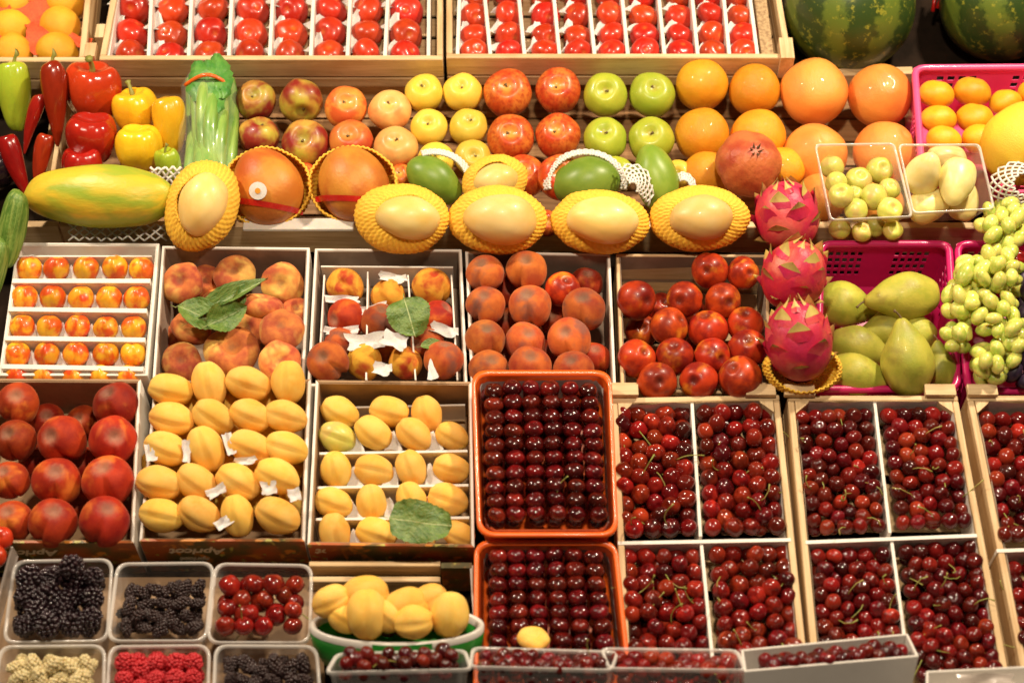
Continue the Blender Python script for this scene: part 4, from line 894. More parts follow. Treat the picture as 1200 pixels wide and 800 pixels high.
heap([[(568, 321, 23), (617, 317, 25), (659, 339, 21, dict(mat='nectarine', adj='shiny orange red nectarine', name='nectarine', shape='nect', cat='nectarine')), (687, 332, 20, dict(w=.10, mat='peach_red'))], [(569, 358, 24), (621, 359, 26), (684, 363, 26)],
      [(568, 398, 24), (615, 401, 24), (667, 398, 26), (697, 420, 19, dict(w=.10, mat='peach_red'))], [(572, 433, 24, dict(w=.115)), (621, 431, 26, dict(w=.115)), (672, 435, 25, dict(w=.115))]],
     'peach', 'peach', 'peach', 'peach', 'the loose peach box', 'fuzzy peach', 'peaches in the loose peach box', .13, dirs=dp, lim=.02, k=.86)
heap([[(595, 340, 20), (648, 372, 20), (594, 380, 20), (645, 415, 18), (598, 418, 20)]], 'peach', 'peach', 'peach_red', 'peach', 'the loose peach box', 'shaded lower layer peach', 'lower layer peaches in the loose peach box', .07, lim=.02)
RE, _ = wood_crate('cardboard and wood crate of glossy red nectarines', [(722, 297), (900, 298), (905, 462), (728, 457)], .13, .10, t=.005, liner=False, corner=False)
q = quad([(722, 297), (900, 298), (905, 462), (728, 457)], .128); q1 = inset(q, .0056)
for i in range(4):
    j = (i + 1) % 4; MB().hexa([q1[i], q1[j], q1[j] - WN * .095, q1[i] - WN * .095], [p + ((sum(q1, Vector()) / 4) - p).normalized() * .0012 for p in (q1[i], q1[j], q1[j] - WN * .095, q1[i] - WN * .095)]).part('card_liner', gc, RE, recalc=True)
bars(RE, [(716, 455, 747, 455), (873, 455, 908, 455)], .141, .02, .010, M['wood_x'], 'corner_block')
heap([[(832, 317, 22), (871, 320, 19.5)], [(746, 352, 24), (802, 351, 21.5), (847, 353, 22)], [(784, 383, 23), (830, 387, 24), (874, 380, 22)], [(746, 420, 23), (791, 418, 23), (835, 417, 22), (876, 408, 23)], [(770, 447, 23.5), (819, 446, 23), (867, 442, 26)]],
     'nectarine', 'nect', 'nectarine', 'nectarine', 'the nectarine crate', 'glossy nectarine', 'nectarines in the crate', .13, dirs=lambda: (img(U(-.5, .5), U(-.2, .9), U(.3, 1)), None), lim=.04, k=.93)
heap([[(752, 388, 20), (775, 362, 19), (818, 410, 19), (858, 418, 19), (812, 372, 20)]], 'nectarine', 'nect', 'nectarine', 'nectarine', 'the nectarine crate', 'shaded lower layer nectarine', 'lower layer nectarines in the crate', .07, lim=.02)
# pears in magenta crate
pink_crate('magenta plastic crate of green pears beside the dragon fruit', [(962, 286), (1112, 286), (1122, 456), (958, 456)], .125, .105, M['magenta_plastic'], bx=((1, 6, 1, 5), (10, 15, 1, 5)), nx=17, ny=7, sh=.93)
pears = [(992, 358, 28, .085, img(1, -.3, .1), 'olive pear at the back with its neck behind another pear', (1, 1, 1)), (1056, 348, 32, .13, img(-1, -.12, .1), 'pear lying sideways across the back of the magenta crate', (.9, .9, 1.08)), (1036, 388, 26, .09, img(-1, -.25, .1), 'pear lying deep under the upright one', (.9, .9, 1.1)),
         (1075, 388, 22, .10, img(-.3, 1, .1), 'small round pear top behind the upright pear', (1, 1, .9)), (1010, 408, 27, .10, img(1, -.35, .2), 'pear below the dragon fruit side, partly shaded', (.9, .9, 1.1)), (1008, 440, 28, .12, img(1, -.2, .2), 'pear lowest in the crate next to the yellow net', (.9, .9, 1.1)),
         (1063, 418, 33, .16, img(-.18, 1, .15), 'upright pale green pear in front, with brown marks', (.95, .95, 1.08)), (1101, 430, 24, .12, img(-.1, 1, .2), 'yellowish pear half hidden beside the grapes', (.85, .85, 1))]
for (x, y, r, w, z, lab, s3) in pears: one(x, y, r, w, 'pear', 'pear', 'pear', lab, 'pear', 'pears in the magenta crate', z, None, s3, 'pear', 'stem_brown')
pink_crate('magenta plastic crate under the grape bunches', [(1122, 286), (1330, 286), (1350, 458), (1134, 458)], .125, .105, M['magenta_plastic'], bx=((1, 5, 1, 5), (10, 15, 1, 5)), nx=17, ny=7, sh=.95)
def bunch(name, label, clusters, mat, seed, group, w0):
    rr = random.Random(seed); bs = []
    for (cx, cy, rx, ry, n, r0, w) in clusters:
        tries = 0; got = 0; n = int(n * 1.25)
        while got < n and tries < 1500:
            tries += 1; a = rr.uniform(0, 6.283); q_ = math.sqrt(rr.random()); r = r0 * .92; x = cx + rx * q_ * math.cos(a); y = cy + ry * q_ * math.sin(a); ww = w + rr.uniform(-.014, .012) - .02 * q_ * q_
            b = ball(x, y, r * rr.uniform(.88, 1.1), ww)
            if all((b['c'] - o_['c']).length > (b['r'] + o_['r']) * .93 for o_ in bs): bs.append(b); got += 1
    cen = sum((b['c'] for b in bs), Vector()) / len(bs); root = empty(name, cen); tag(root, label, 'grapes', group)
    for b in bs:
        o = copy('grape', rr.choice(S['grape']), M[mat]); o.parent = root
        z = img(rr.uniform(-.8, .8), rr.uniform(-1, 1), rr.uniform(-.3, .3)); el = rr.uniform(1., 1.35)
        o.matrix_basis = Matrix.Translation(b['c'] - cen) @ frame(z, VIEW).to_4x4() @ Matrix.Diagonal((b['r'] * .95, b['r'] * .95, b['r'] * el, 1))
    for k in range(10):
        b = rr.choice(bs); m = MB(); a = b['c'] - VIEW * .01; e = cen + (b['c'] - cen) * .3 - VIEW * .015
        m.tube([a, a.lerp(e, .5) + Vector((rr.uniform(-.004, .004), 0, .003)), e], .0011, 5).part('stem', M['stem_green'], root, smooth=True)
bunch('grape_bunch', 'green grape bunch draped highest, touching the punnet of cream pears', [(1178, 262, 26, 26, 34, 10, .205), (1180, 262, 24, 22, 22, 10, .18)], 'grape', 1, 'green grape bunches', .2)
bunch('grape_bunch', 'green grape bunch reaching out over the pears', [(1140, 318, 16, 14, 16, 10.5, .20), (1126, 352, 16, 22, 20, 10.5, .195), (1134, 340, 18, 22, 14, 10, .175)], 'grape', 2, 'green grape bunches', .2)
bunch('grape_bunch', 'green grape bunch of long grapes hanging in the middle', [(1172, 316, 22, 26, 30, 9.5, .215), (1162, 362, 28, 26, 36, 9.5, .205), (1122, 396, 14, 12, 9, 10, .185), (1168, 345, 26, 40, 24, 10, .185), (1185, 380, 12, 22, 14, 10, .2)], 'grape', 3, 'green grape bunches', .2)
bunch('grape_bunch', 'small green grape bunch lowest, at the edge of the wooden crate', [(1168, 420, 22, 22, 26, 10.5, .19), (1164, 432, 24, 14, 18, 10.5, .175), (1190, 400, 14, 14, 10, 10, .19)], 'grape', 4, 'green grape bunches', .2)
bunch('grape_bunch', 'dark grape bunch beside the hanging green grapes', [(1204, 330, 16, 24, 20, 11, .175), (1206, 390, 16, 40, 34, 11, .17), (1196, 435, 12, 14, 8, 11, .16)], 'grape_dark', 5, None, .2)
one(1194, 303, 10, .19, 'cherry', 'cherry', 'cherry', 'single red cherry caught between dark and green grapes', 'cherry', None)
# cucumber in a bag
o, b = one(14, 268, 44, .165, 'cucumber', 'cuke', 'cucumber', 'small cucumber in clear film at the end of the plumcot tray', 'cucumber', None, img(.22, 1, .1), None, (.42, .42, 1))
one(-8, 320, 40, .14, 'cucumber', 'cuke', 'cucumber', 'cucumber mostly out of view below the filmed one', 'cucumber', None, img(.3, 1, .1), None, (.4, .4, 1))
# ================================================================= FOURTH ROW
wq = .145
def lettering(root, px, py, w, size, txt, drop, ang=math.pi):
    cu = bpy.data.curves.new('lettering', 'FONT'); cu.body = txt; cu.size = size; cu.shear = .3; cu.extrude = .0004; cu.align_x = 'CENTER'; cu.align_y = 'CENTER'; cu.offset = .0008
    tmp = bpy.data.objects.new('tmp', cu); me = bpy.data.meshes.new_from_object(tmp); bpy.data.objects.remove(tmp)
    o = bpy.data.objects.new('lettering', me); COL.objects.link(o); me.materials.clear(); me.materials.append(M['ink']); o.parent = root
    c = P(px, py, w) - WN * drop - Vector(root['_o'])
    fr = Matrix((-RGT, -WN, Vector((0, -1, 0)))).transposed()
    o.matrix_basis = Matrix.Translation(c) @ fr.to_4x4()
RF, qF = box('cardboard_box', 'box', 'cardboard box of big red peaches with printed front', [(-60, 443), (165, 444), (157, 636), (-64, 636)], wq, .095, .004, [bc, wc, M['print'], wc], bc, group='cardboard boxes', shrink=.0)
heap([[(21, 473, 25), (136, 474, 28)], [(18, 516, 25), (73, 515, 29), (132, 516, 29)], [(12, 563, 23), (66, 564, 29), (126, 564, 31)], [(14, 611, 25), (62, 612, 29), (122, 611, 30)]],
     'peach', 'peach', 'peach_red', 'peach', 'the big peach box', 'large red peach', 'peaches in the big peach box', .14, dirs=lambda: (img(U(-.4, .4), U(.1, .8), .8), img(U(-.6, .6), -1, .5)), lim=.04, k=.92)
heap([[(55, 492, 20), (98, 494, 20), (44, 540, 22), (100, 545, 22), (94, 590, 22), (-30, 520, 24), (-30, 590, 24)]], 'peach', 'peach', 'peach_red', 'peach', 'the big peach box', 'shaded lower layer peach', 'lower layer peaches in the big peach box', .075, lim=.02)
RG, _ = box('cardboard_box', 'box', 'overfilled cardboard box of golden apricots with upside down lettering', [(181, 446), (364, 444), (357, 634), (163, 634)], wq, .095, .004, [bc, wc, M['print'], wc], bc, group='cardboard boxes', shrink=.0)
lettering(RG, 228, 634, wq, .024, 'Apricot', .030); lettering(RG, 222, 634, wq, .014, 'apricot', .054)
lettering(RF, 30, 636, wq, .024, 'Apricot', .030)
def apdir(): a = U(2.35, 3.0) if random.random() < .7 else U(1.6, 2.2); return (img(math.cos(a), math.sin(a), U(-.15, .25)), img(U(-.25, .25), U(-.45, .1), 1))
heap([[(200, 457, 23.5), (245, 450, 24.5), (291, 450, 24.5), (338, 448, 24)], [(201, 491, 24), (250, 489, 23.5), (294, 487, 23), (335, 488, 23)], [(194, 526, 24), (241, 526, 25.5), (293, 524, 24), (335, 525, 23.5)],
      [(187, 566, 25), (230, 565, 24), (279, 565, 25), (325, 558, 24.5)], [(189, 604, 24), (233, 602, 24), (278, 604, 23), (325, 604, 25)]],
     'apricot', 'apricot', 'apricot', 'apricot', 'the overfilled box', 'golden apricot', 'apricots in the overfilled box', .155, dirs=apdir, sc_=(.84, .84, 1.0), lim=.03, k=.84)
heap([[(222, 475, 20), (268, 472, 20), (314, 470, 20), (220, 512, 20), (268, 508, 20), (314, 508, 20), (212, 548, 20), (262, 548, 20), (304, 545, 20), (210, 588, 20)], [(255, 588, 20), (300, 588, 20), (345, 588, 18), (180, 545, 16), (345, 545, 16)]], 'apricot', 'apricot', 'apricot', 'apricot', 'the overfilled box', 'shaded lower layer apricot', 'lower layer apricots in the overfilled box', .105, dirs=apdir, sc_=(.84, .84, 1.), lim=.02, k=.84)
for (x, y, rx, ry, an, lab) in [(177, 530, 8, 14, .2, 'white tissue at the box side by the third apricot row'), (219, 528, 6, 18, .1, 'upright white tissue between apricots of the third row'), (269, 520, 7, 18, .35, 'white tissue curving up between two apricots'), (288, 540, 16, 6, .1, 'white tissue hugging an apricot from below in the third row'), (254, 576, 13, 8, .5, 'white tissue scrap right of centre under the fourth row'), (316, 572, 11, 10, .1, 'square white tissue scrap in the fourth row'), (345, 580, 8, 10, .3, 'white tissue scrap at the box wall'), (262, 612, 13, 8, .6, 'white tissue scrap under the bottom row')]:
    paper(x, y, rx * .9, ry * .75, .168, an, lab, None, tiltv=.3, name='tissue_paper')
RH, _ = box('cardboard_box', 'box', 'cardboard box of boxed apricots with a large leaf on top', [(370, 445), (553, 447), (556, 641), (360, 638)], wq, .095, .004, [bc, wc, M['print'], wc], bc, group='cardboard boxes', shrink=.0)
lettering(RH, 402, 638, wq, .024, 'Apricot', .020); lettering(RH, 398, 638, wq, .014, 'apricot', .043)
lettering(RG, 170 + 14, 634, wq, .001, '.', .03) if False else None
bars(RH, [(374, 531, 548, 528), (372, 571, 549, 568), (370, 608, 550, 606)], .135, .004, .05, wc)
bars(RH, [(410, 477, 545, 474)], .11, .003, .04, wc, 'paper_flap')
AB = [[(398, 483, 21), (456, 482, 21), (500, 486, 21)], [(395, 512, 20.5, dict(mat='guava', adj='greenish apricot')), (437, 507, 21), (485, 509, 20.5), (530, 511, 18.5)], [(394, 551, 21), (438, 551, 21.5), (482, 549, 20.5), (529, 549, 20)], [(391, 589, 21), (435, 589, 20.5), (482, 585, 20), (525, 585, 22)], [(392, 624, 21.5), (441, 625, 22), (490, 626, 20), (537, 626, 18)]]
heap(AB, 'apricot', 'apricot', 'apricot', 'apricot', 'the divided box', 'boxed apricot', 'apricots in the divided box', .122, dirs=apdir, sc_=(.88, .88, 1.0), lim=.02, k=.86)
for (x, y) in [(417, 518), (461, 516), (508, 516), (416, 560), (460, 560), (506, 556), (414, 598), (458, 596), (503, 592), (416, 632)]:
    paper(x, y, 12, 12, .118, U(-.3, .3), 'white tissue tucked between apricots in the divided box', 'tissue in the divided apricot box', tri=True, tiltv=.2, name='tissue_paper')
leaf(493, 611, 37, 27, .19, -.12, img(.0, .35, 1), 'large green leaf with a torn end on the boxed apricots', fold=.12, seed=9, blunt=1.4)
# ================================================================= ORANGE TRAYS AND CHERRIES
CH = []      # every cherry: dict with c, r, label, mat
def tray(px, w, depth, label, cells, clab, radius):
    q = quad(px, w); root, L = tub('plastic_tray', 'tray', label, q, .022, depth, M['orange_plastic'], M['orange_plastic'], 'orange plastic trays', .95, .008)
    q2 = inset(q, .006); LL = rrect(q2, .018, 8); m = MB()
    m.loft([[p - WN * .060 for p in LL], [p + (p - sum(LL, Vector()) / len(LL)).normalized() * U(-.002, .001) + WN * U(-.012, -.004) for p in LL]], cap=False)
    m.part('paper_liner', M['paper'], root, smooth=True)
    rws = len(cells) // 6
    for n_, (x, y) in enumerate(cells):
        rn = ['top', 'second', 'third', 'fourth', 'fifth', 'sixth', 'seventh', 'eighth', 'ninth', 'tenth'][n_ // 6]; lb = f'dark cherry in the {clab}, {rn} row, {ordr(n_ % 6, 6, "last")} from the left'
        d = ball(x + U(-4, 4), y + 6, radius, w - .030); d.update(lab='', mat='cherry_dark', z=img(0, 1, .2), x=None, s=(1, 1, 1), st=False, low=True); CH.append(d)
        b = ball(x + U(-1.3, 1.3), y + U(-1.3, 1.3), radius * U(.93, 1.05), w - .004 + U(-.002, .002)); b.update(lab=lb, grp='cherries in the ' + clab, mat='cherry_dark', z=img(U(-.3, .3), 1, U(.1, .5)), x=None, s=(1.0, .98, .92), st=(n_ == 51 and rws == 10), z2=True); CH.append(b)
    return root
cells = []
for j in range(10):
    y = 457 + (603 - 457) * j / 9
    for i in range(6): f = i / 5; cells.append(((578 + 3 * j / 9) + f * ((690 - 578) + 8 * j / 9), y - 2 * math.sin(f * 3)))
tray([(557, 438), (712, 438), (720, 622), (564, 622)], .185, .07, 'upper orange plastic tray of dark cherries laid in rows', cells, 'upper orange tray', 11.6)
cells = []
for j in range(8):
    y = 652 + (768 - 652) * j / 7
    for i in range(6): f = i / 5; cells.append(((583 + 1 * j / 7) + f * ((695 - 583) + 14 * j / 7), y - 2 * math.sin(f * 3)))
tray([(561, 637), (718, 637), (737, 812), (560, 812)], .165, .07, 'lower orange plastic tray of dark cherries with a shrivelled fruit', cells, 'lower orange tray', 11.6)
# loose cherry compartments: hex packing with jitter between the corner pixels
def scatter(px, r, rr, dens=.86, it=70):
    (x0, y0), (x1, y1), (x2, y2), (x3, y3) = px; H = ((y3 - y0) + (y2 - y1)) / 2 / .90; Wd = ((x1 - x0) + (x2 - x3)) / 2
    n = int(Wd * H / (math.pi * r * r) * dens + .5); pts = [[rr.uniform(r, Wd - r), rr.uniform(r, H - r)] for _ in range(n)]
    for k in range(it):
        for i in range(n):
            for j in range(i + 1, n):
                dx = pts[j][0] - pts[i][0]; dy = pts[j][1] - pts[i][1]; d = math.hypot(dx, dy) + 1e-6
                if d < 2 * r:
                    f = (2 * r - d) * .5 / d; pts[i][0] -= dx * f; pts[i][1] -= dy * f; pts[j][0] += dx * f; pts[j][1] += dy * f
        for p in pts: p[0] = min(max(p[0], r * .85), Wd - r * .85); p[1] = min(max(p[1], r * .8), H - r * .8)
    return [((x0 * (1 - u) + x1 * u) * (1 - v) + (x3 * (1 - u) + x2 * u) * v, (y0 * (1 - u) + y1 * u) * (1 - v) + (y3 * (1 - u) + y2 * u) * v) for u, v in ((p[0] / Wd, p[1] / H) for p in pts)]
def compartment(px, w, r, clab, darkp, seed):
    rr = random.Random(seed); (x0, y0), (x1, y1), (x2, y2), (x3, y3) = px
    H = ((y3 - y0) + (y2 - y1)) / 2; Wd = ((x1 - x0) + (x2 - x3)) / 2
    def at(u, v): return ((x0 * (1 - u) + x1 * u) * (1 - v) + (x3 * (1 - u) + x2 * u) * v, (y0 * (1 - u) + y1 * u) * (1 - v) + (y3 * (1 - u) + y2 * u) * v)
    for layer, (dw, fr) in enumerate(((0, 1.0), (-.016, 1.0))):
        loc = []
        for (x, y) in scatter(px, r, rr, 1.08 if layer == 0 else .85):
            b = ball(x, y, r * rr.uniform(.90, 1.08), w + dw + rr.uniform(-.006, .005)); b['py'] = y
            b.update(lab=clab, mat='cherry_dark' if rr.random() < darkp else 'cherry', z=img(rr.uniform(-1, 1), rr.uniform(-.5, 1), rr.uniform(-.5, 1)), x=None, s=(1, 1, 1), st=(rr.random() < .26 and layer == 0), low=layer == 1); loc.append(b)
        if layer == 0: settle(loc, it=12, lim=.012, k=.90)
        CH.extend(loc)
CM, _ = wood_crate('wooden crate of bright red cherries in four white lined compartments', [(716, 466), (913, 462), (952, 830), (733, 830)], .145, .075, t=.009, blocks=[])
bars(CM, [(811, 472, 821, 628), (822, 637, 840, 822)], .143, .0045, .055, wc); bars(CM, [(724, 636, 927, 632)], .146, .0055, .055, wc)
CR, _ = wood_crate('wooden crate of small dark cherries in four white lined compartments', [(923, 463), (1122, 463), (1190, 830), (957, 830)], .145, .075, t=.009)
bars(CR, [(1025, 470, 1043, 624), (1045, 633, 1070, 822)], .143, .0045, .055, wc); bars(CR, [(944, 635, 1145, 627)], .146, .0055, .055, wc)
CX, _ = wood_crate('wooden cherry crate cut off at the edge beside the small cherries', [(1133, 463), (1330, 463), (1420, 830), (1206, 830)], .145, .075, t=.009)
bars(CX, [(1168, 645, 1370, 638)], .146, .0055, .055, wc)
bars(CM, [(717, 456, 748, 456)], .156, .018, .008, M['wood_x'], 'corner_block'); bars(CR, [(919, 456, 955, 456), (1084, 456, 1120, 456)], .156, .018, .008, M['wood_x'], 'corner_block'); bars(CX, [(1134, 456, 1169, 456)], .156, .018, .008, M['wood_x'], 'corner_block'); bars(CM, [(874, 456, 909, 456)], .156, .018, .008, M['wood_x'], 'corner_block')
RC_ = 'bright red cherry in the {} compartment of the red cherry crate'; DC_ = 'small dark cherry in the {} compartment of the dark cherry crate'
compartment([(719, 478), (808, 476), (817, 626), (725, 628)], .131, 11.4, RC_.format('upper tray side'), .25, 11)
compartment([(815, 476), (906, 474), (921, 624), (826, 626)], .131, 11.4, RC_.format('upper inner'), .25, 12)
compartment([(726, 644), (821, 644), (838, 800), (736, 800)], .131, 11.8, RC_.format('lower tray side'), .35, 13)
compartment([(829, 642), (928, 640), (944, 800), (848, 800)], .131, 11.8, RC_.format('lower inner'), .2, 14)
compartment([(931, 482), (1021, 480), (1038, 622), (947, 626)], .131, 10.0, DC_.format('upper red crate side'), .7, 15)
compartment([(1032, 480), (1116, 478), (1139, 616), (1050, 620)], .131, 10.2, DC_.format('upper outer'), .6, 16)
compartment([(949, 645), (1043, 642), (1062, 800), (962, 800)], .131, 10.6, DC_.format('lower red crate side'), .5, 17)
compartment([(1052, 640), (1146, 634), (1176, 790), (1074, 800)], .131, 10.6, DC_.format('lower outer'), .55, 18)
compartment([(1146, 484), (1240, 484), (1262, 630), (1170, 634)], .131, 10.6, 'dark cherry in the upper part of the crate cut off by the edge', .55, 19)
compartment([(1178, 660), (1270, 654), (1300, 800), (1200, 800)], .131, 10.6, 'dark cherry in the lower part of the crate cut off by the edge', .55, 20)
one(625, 748, 21, .185, 'dried_fruit', 'flat', 'apricot', 'shrivelled yellow fruit lying on the lower orange tray', 'fruit', None, img(0, 1, .5), None, (1, .9, .8))
# ================================================================= BERRY PUNNETS (bottom left)
def berry_mesh(name, n, elong, rd, mat, seed, hollow=False):
    rr = random.Random(seed); m = MB(); ico = []
    me0 = fruit_mesh('x', nu=8, nv=5, nz=0); vs, fs = mesh_data(me0); bpy.data.meshes.remove(me0)
    for k in range(n):
        z = 1 - 2 * (k + .5) / n; th = k * 2.39996; r_ = math.sqrt(1 - z * z)
        th += rr.uniform(-.12, .12); p = Vector((r_ * math.cos(th), r_ * math.sin(th), (z + rr.uniform(-.04, .04)) * elong)) * .84 * rr.uniform(.95, 1.06); s = rd * rr.uniform(.78, 1.1)
        m.add([v * s + p for v in vs], fs)
    me = m.mesh(name, smooth=True); me.materials.append(mat); return me
BM = {'blackberry': [berry_mesh('blackberry', 60, 1.15, .225, M['blackberry'], k) for k in range(2)], 'mulberry': [berry_mesh('mulberry', 56, 2.0, .33, M['mulberry'], k) for k in range(2)],
      'white_mulberry': [berry_mesh('white_mulberry', 60, 1.9, .33, M['white_mulberry'], k) for k in range(2)], 'raspberry': [berry_mesh('raspberry', 84, 1.05, .21, M['raspberry'], k) for k in range(2)]}
def punnet(px, w, depth, label): return tub('plastic_punnet', 'punnet', label, quad(px, w), .016, depth, M['clear_wall'], M['clear_rim'], 'clear berry punnets', .86, .0045)
def fill(px, w, r, kind, lab, group, seed, layers=((0, 1.), (-.016, 1.)), gap=1.75, y_from=0.):
    rr = random.Random(seed); (x0, y0), (x1, y1), (x2, y2), (x3, y3) = px; H = y3 - y0; Wd = x1 - x0; out = []
    for li, (dw, f) in enumerate(layers):
        for (x, y) in scatter(px, r, rr, 1.75 / gap * (1.0 if li == 0 else .8)): out.append(ball(x, y, r * rr.uniform(.88, 1.12), w + dw + rr.uniform(-.005, .008)))
    for b in out:
        z = img(rr.uniform(-1, 1), rr.uniform(-1, 1), rr.uniform(-.6, .6))
        if kind in BM:
            o = copy(kind, rr.choice(BM[kind]), M[kind]); k = .62 if 'mulberry' in kind else 1; place(o, b['c'], frame(z, VIEW.cross(z) + VIEW * .1), (b['r'] * k,) * 3)
        else:
            b.update(lab=lab, grp=group, mat=kind, z=z, x=None, s=(1, 1, 1), st=rr.random() < .3); CH.append(b); continue
        tag(o, lab, kind.replace('_', ' ') if kind in BM else 'cherry', group)
K = [('K1', [(18, 658), (129, 656), (123, 748), (6, 750)], 'clear punnet heaped with blackberries'), ('K2', [(139, 661), (248, 660), (239, 748), (128, 748)], 'clear punnet half full of dark mulberries'), ('K3', [(254, 661), (363, 663), (361, 750), (245, 750)], 'clear punnet of red cherries with stems'),
     ('K4', [(2, 758), (120, 757), (118, 860), (-14, 860)], 'clear punnet of white mulberries'), ('K5', [(130, 758), (243, 757), (240, 860), (124, 860)], 'clear punnet of raspberries'), ('K6', [(254, 757), (369, 758), (376, 860), (250, 860)], 'clear punnet of dark berries under the cherry punnet')]
m = MB(); q = quad([(-60, 676), (372, 676), (384, 850), (-80, 850)], .088); m.hexa(q, [p - WN * .008 for p in q])
tag(m.thing('cardboard_sheet', M['brown_card']), 'tan cardboard sheet under the clear berry punnets', 'cardboard')
for i, (n_, px, lab) in enumerate(K): punnet(px, .165 if i < 3 else .185, .065, lab)
fill([(24, 668), (122, 666), (116, 742), (16, 742)], .165, 13.5, 'blackberry', 'blackberry in the heaped punnet', 'blackberries in the heaped punnet', 31)
one(84, 664, 15, .19, 'blackberry', BM['blackberry'][0], 'blackberry', 'blackberry on top, at the back rim of the heaped punnet', 'blackberry')
fill([(146, 688), (242, 680), (236, 742), (138, 742)], .145, 10.5, 'mulberry', 'dark mulberry in the half full punnet', 'mulberries in the half full punnet', 32, gap=1.55)
fill([(260, 676), (356, 676), (354, 742), (252, 742)], .163, 12.6, 'cherry', 'glossy cherry with others in the clear punnet beside mulberries', 'cherries in the clear punnet', 33)
fill([(12, 772), (112, 770), (110, 840), (0, 840)], .175, 12.5, 'white_mulberry', 'white mulberry in the clear punnet', 'white mulberries in the punnet', 34, gap=1.5)
fill([(138, 768), (236, 768), (236, 840), (132, 840)], .180, 11.5, 'raspberry', 'raspberry in the clear punnet', 'raspberries in the punnet', 35)
fill([(262, 770), (364, 770), (368, 840), (256, 840)], .175, 11.5, 'mulberry', 'dark mulberry in the punnet below the cherries', 'mulberries in the lower punnet', 36, gap=1.55)
# bits of tomatoes at the left edge
for (x, y, lab) in ((2, 630, 'red tomato at the edge above the blackberry punnet'), (-6, 652, 'second red tomato under the one at the edge')): one(x, y, 14, .19, 'tomato', 'tomato', 'tomato', lab, 'tomato', 'tomatoes at the edge')
m = MB(); m.slab(P(14, 640, .165), P(-14, 745, .165), .003, .03); tag(m.thing('plastic_strip', M['frost']), 'frosted plastic strip beside the blackberry punnet', 'strip')
# wooden crate end + printed side behind the oval basket
root = empty('wooden_crate', P(445, 690, .03)); tag(root, 'low wooden crate behind the oval basket of apricots', 'crate', 'wooden crates')
MB().slab(P(362, 660, .125), P(516, 660, .125), .008, .030).part('plank', M['wood_x'], root, bevel=.001)
MB().slab(P(362, 678, .117), P(516, 678, .117), .008, .055).part('plank', M['wood_x'], root, bevel=.001)
root = empty('cardboard_box', P(537, 700, .03)); tag(root, 'dark printed cardboard box corner beside the lower orange tray', 'box', 'cardboard boxes')
MB().slab(P(517, 662, .125), P(553, 662, .125), .008, .075).part('box_wall', M['print'], root)
MB().slab(P(553, 662, .124), P(558, 740, .124), .006, .07).part('box_wall', wc, root)
# oval basket with apricots (its rim lies level)
pl = P(465, 735, .185); L = []
for k in range(48):
    a = 2 * math.pi * k / 48; L.append(pix(465 + 98 * math.cos(a), 733 + 22 * math.sin(a), pl, UPW))
cen = sum(L, Vector()) / 48; root = empty('oval_basket', cen - UPW * .05); tag(root, 'oval green and white plastic basket filled with apricots', 'basket')
ol = lambda d, dz: [p + (p - cen).normalized() * d - UPW * dz for p in L]
MB().loft([ol(-.004, .008), ol(-.003, -.002), ol(.001, -.004), ol(.005, -.002), ol(.005, .006)], cap=False).part('rim', M['white_plastic'], root, smooth=True)
MB().loft([ol(.0045, .006), ol(.005, .010), ol(.001, .035), ol(-.01, .055)]).part('basket_wall', M['green_plastic'], root, smooth=True)
MB().loft([ol(-.003, .002), ol(-.006, .04)], cap=True).part('inner_wall', M['green_plastic'], root, smooth=True)
m = MB(); fc = [ol(.0062, -.003)[k] for k in range(9, 15)]; fd = [ol(.0062, .012)[k] for k in range(9, 15)]; m.grid([[a, b] for a, b in zip(fc, fd)]); m.part('clip', M['green_plastic'], root)
for k, (x, y, rx, an, dd, lab) in enumerate([(388, 704, 21, .4, .015, 'apricot hanging over the basket end by the cherry punnet'), (427, 697, 26, .1, .005, 'apricot at the back of the oval basket'), (430, 720, 27, 1.6, .03, 'broad apricot in front at the basket centre'), (474, 712, 26, .4, .012, 'apricot behind the centre of the oval basket'), (484, 728, 22, .1, .035, 'apricot with a stem hole in front of the basket'), (527, 720, 25, 1.5, .022, 'deeply creased apricot at the tray end of the basket'), (503, 703, 21, .6, .0, 'apricot half hidden at the basket back'), (452, 722, 19, 2.4, .028, 'small apricot wedged in the basket beside the broad one'), (404, 724, 19, 2.6, .02, 'apricot low at the punnet end of the basket')]):
    c = pix(x, y, pl, UPW) ; c = CAM + (c - CAM) * (1 - .01); c = pix(x, y, pl + VIEW * (dd - .01) , VIEW); b = dict(c=c, r=rx * mpp(c), px=x, py=y)
    tag(put(b, 'apricot', 'apricot', 'apricot', img(math.cos(an), math.sin(an), .15), img(.1, -.1, 1), (.92, .92, 1)), lab, 'apricot', 'apricots in the oval basket')
rr = random.Random(3)
for k in range(8):
    x = 400 + k * 18; c = pix(x, 735 + rr.uniform(-6, 6), pl - UPW * .022, UPW); tag(put(dict(c=c, r=.012, px=x, py=740), 'cherry', 'cherry', 'cherry', None, None), 'cherry lying under the apricots of the oval basket', 'cherry', 'cherries under the basket apricots')
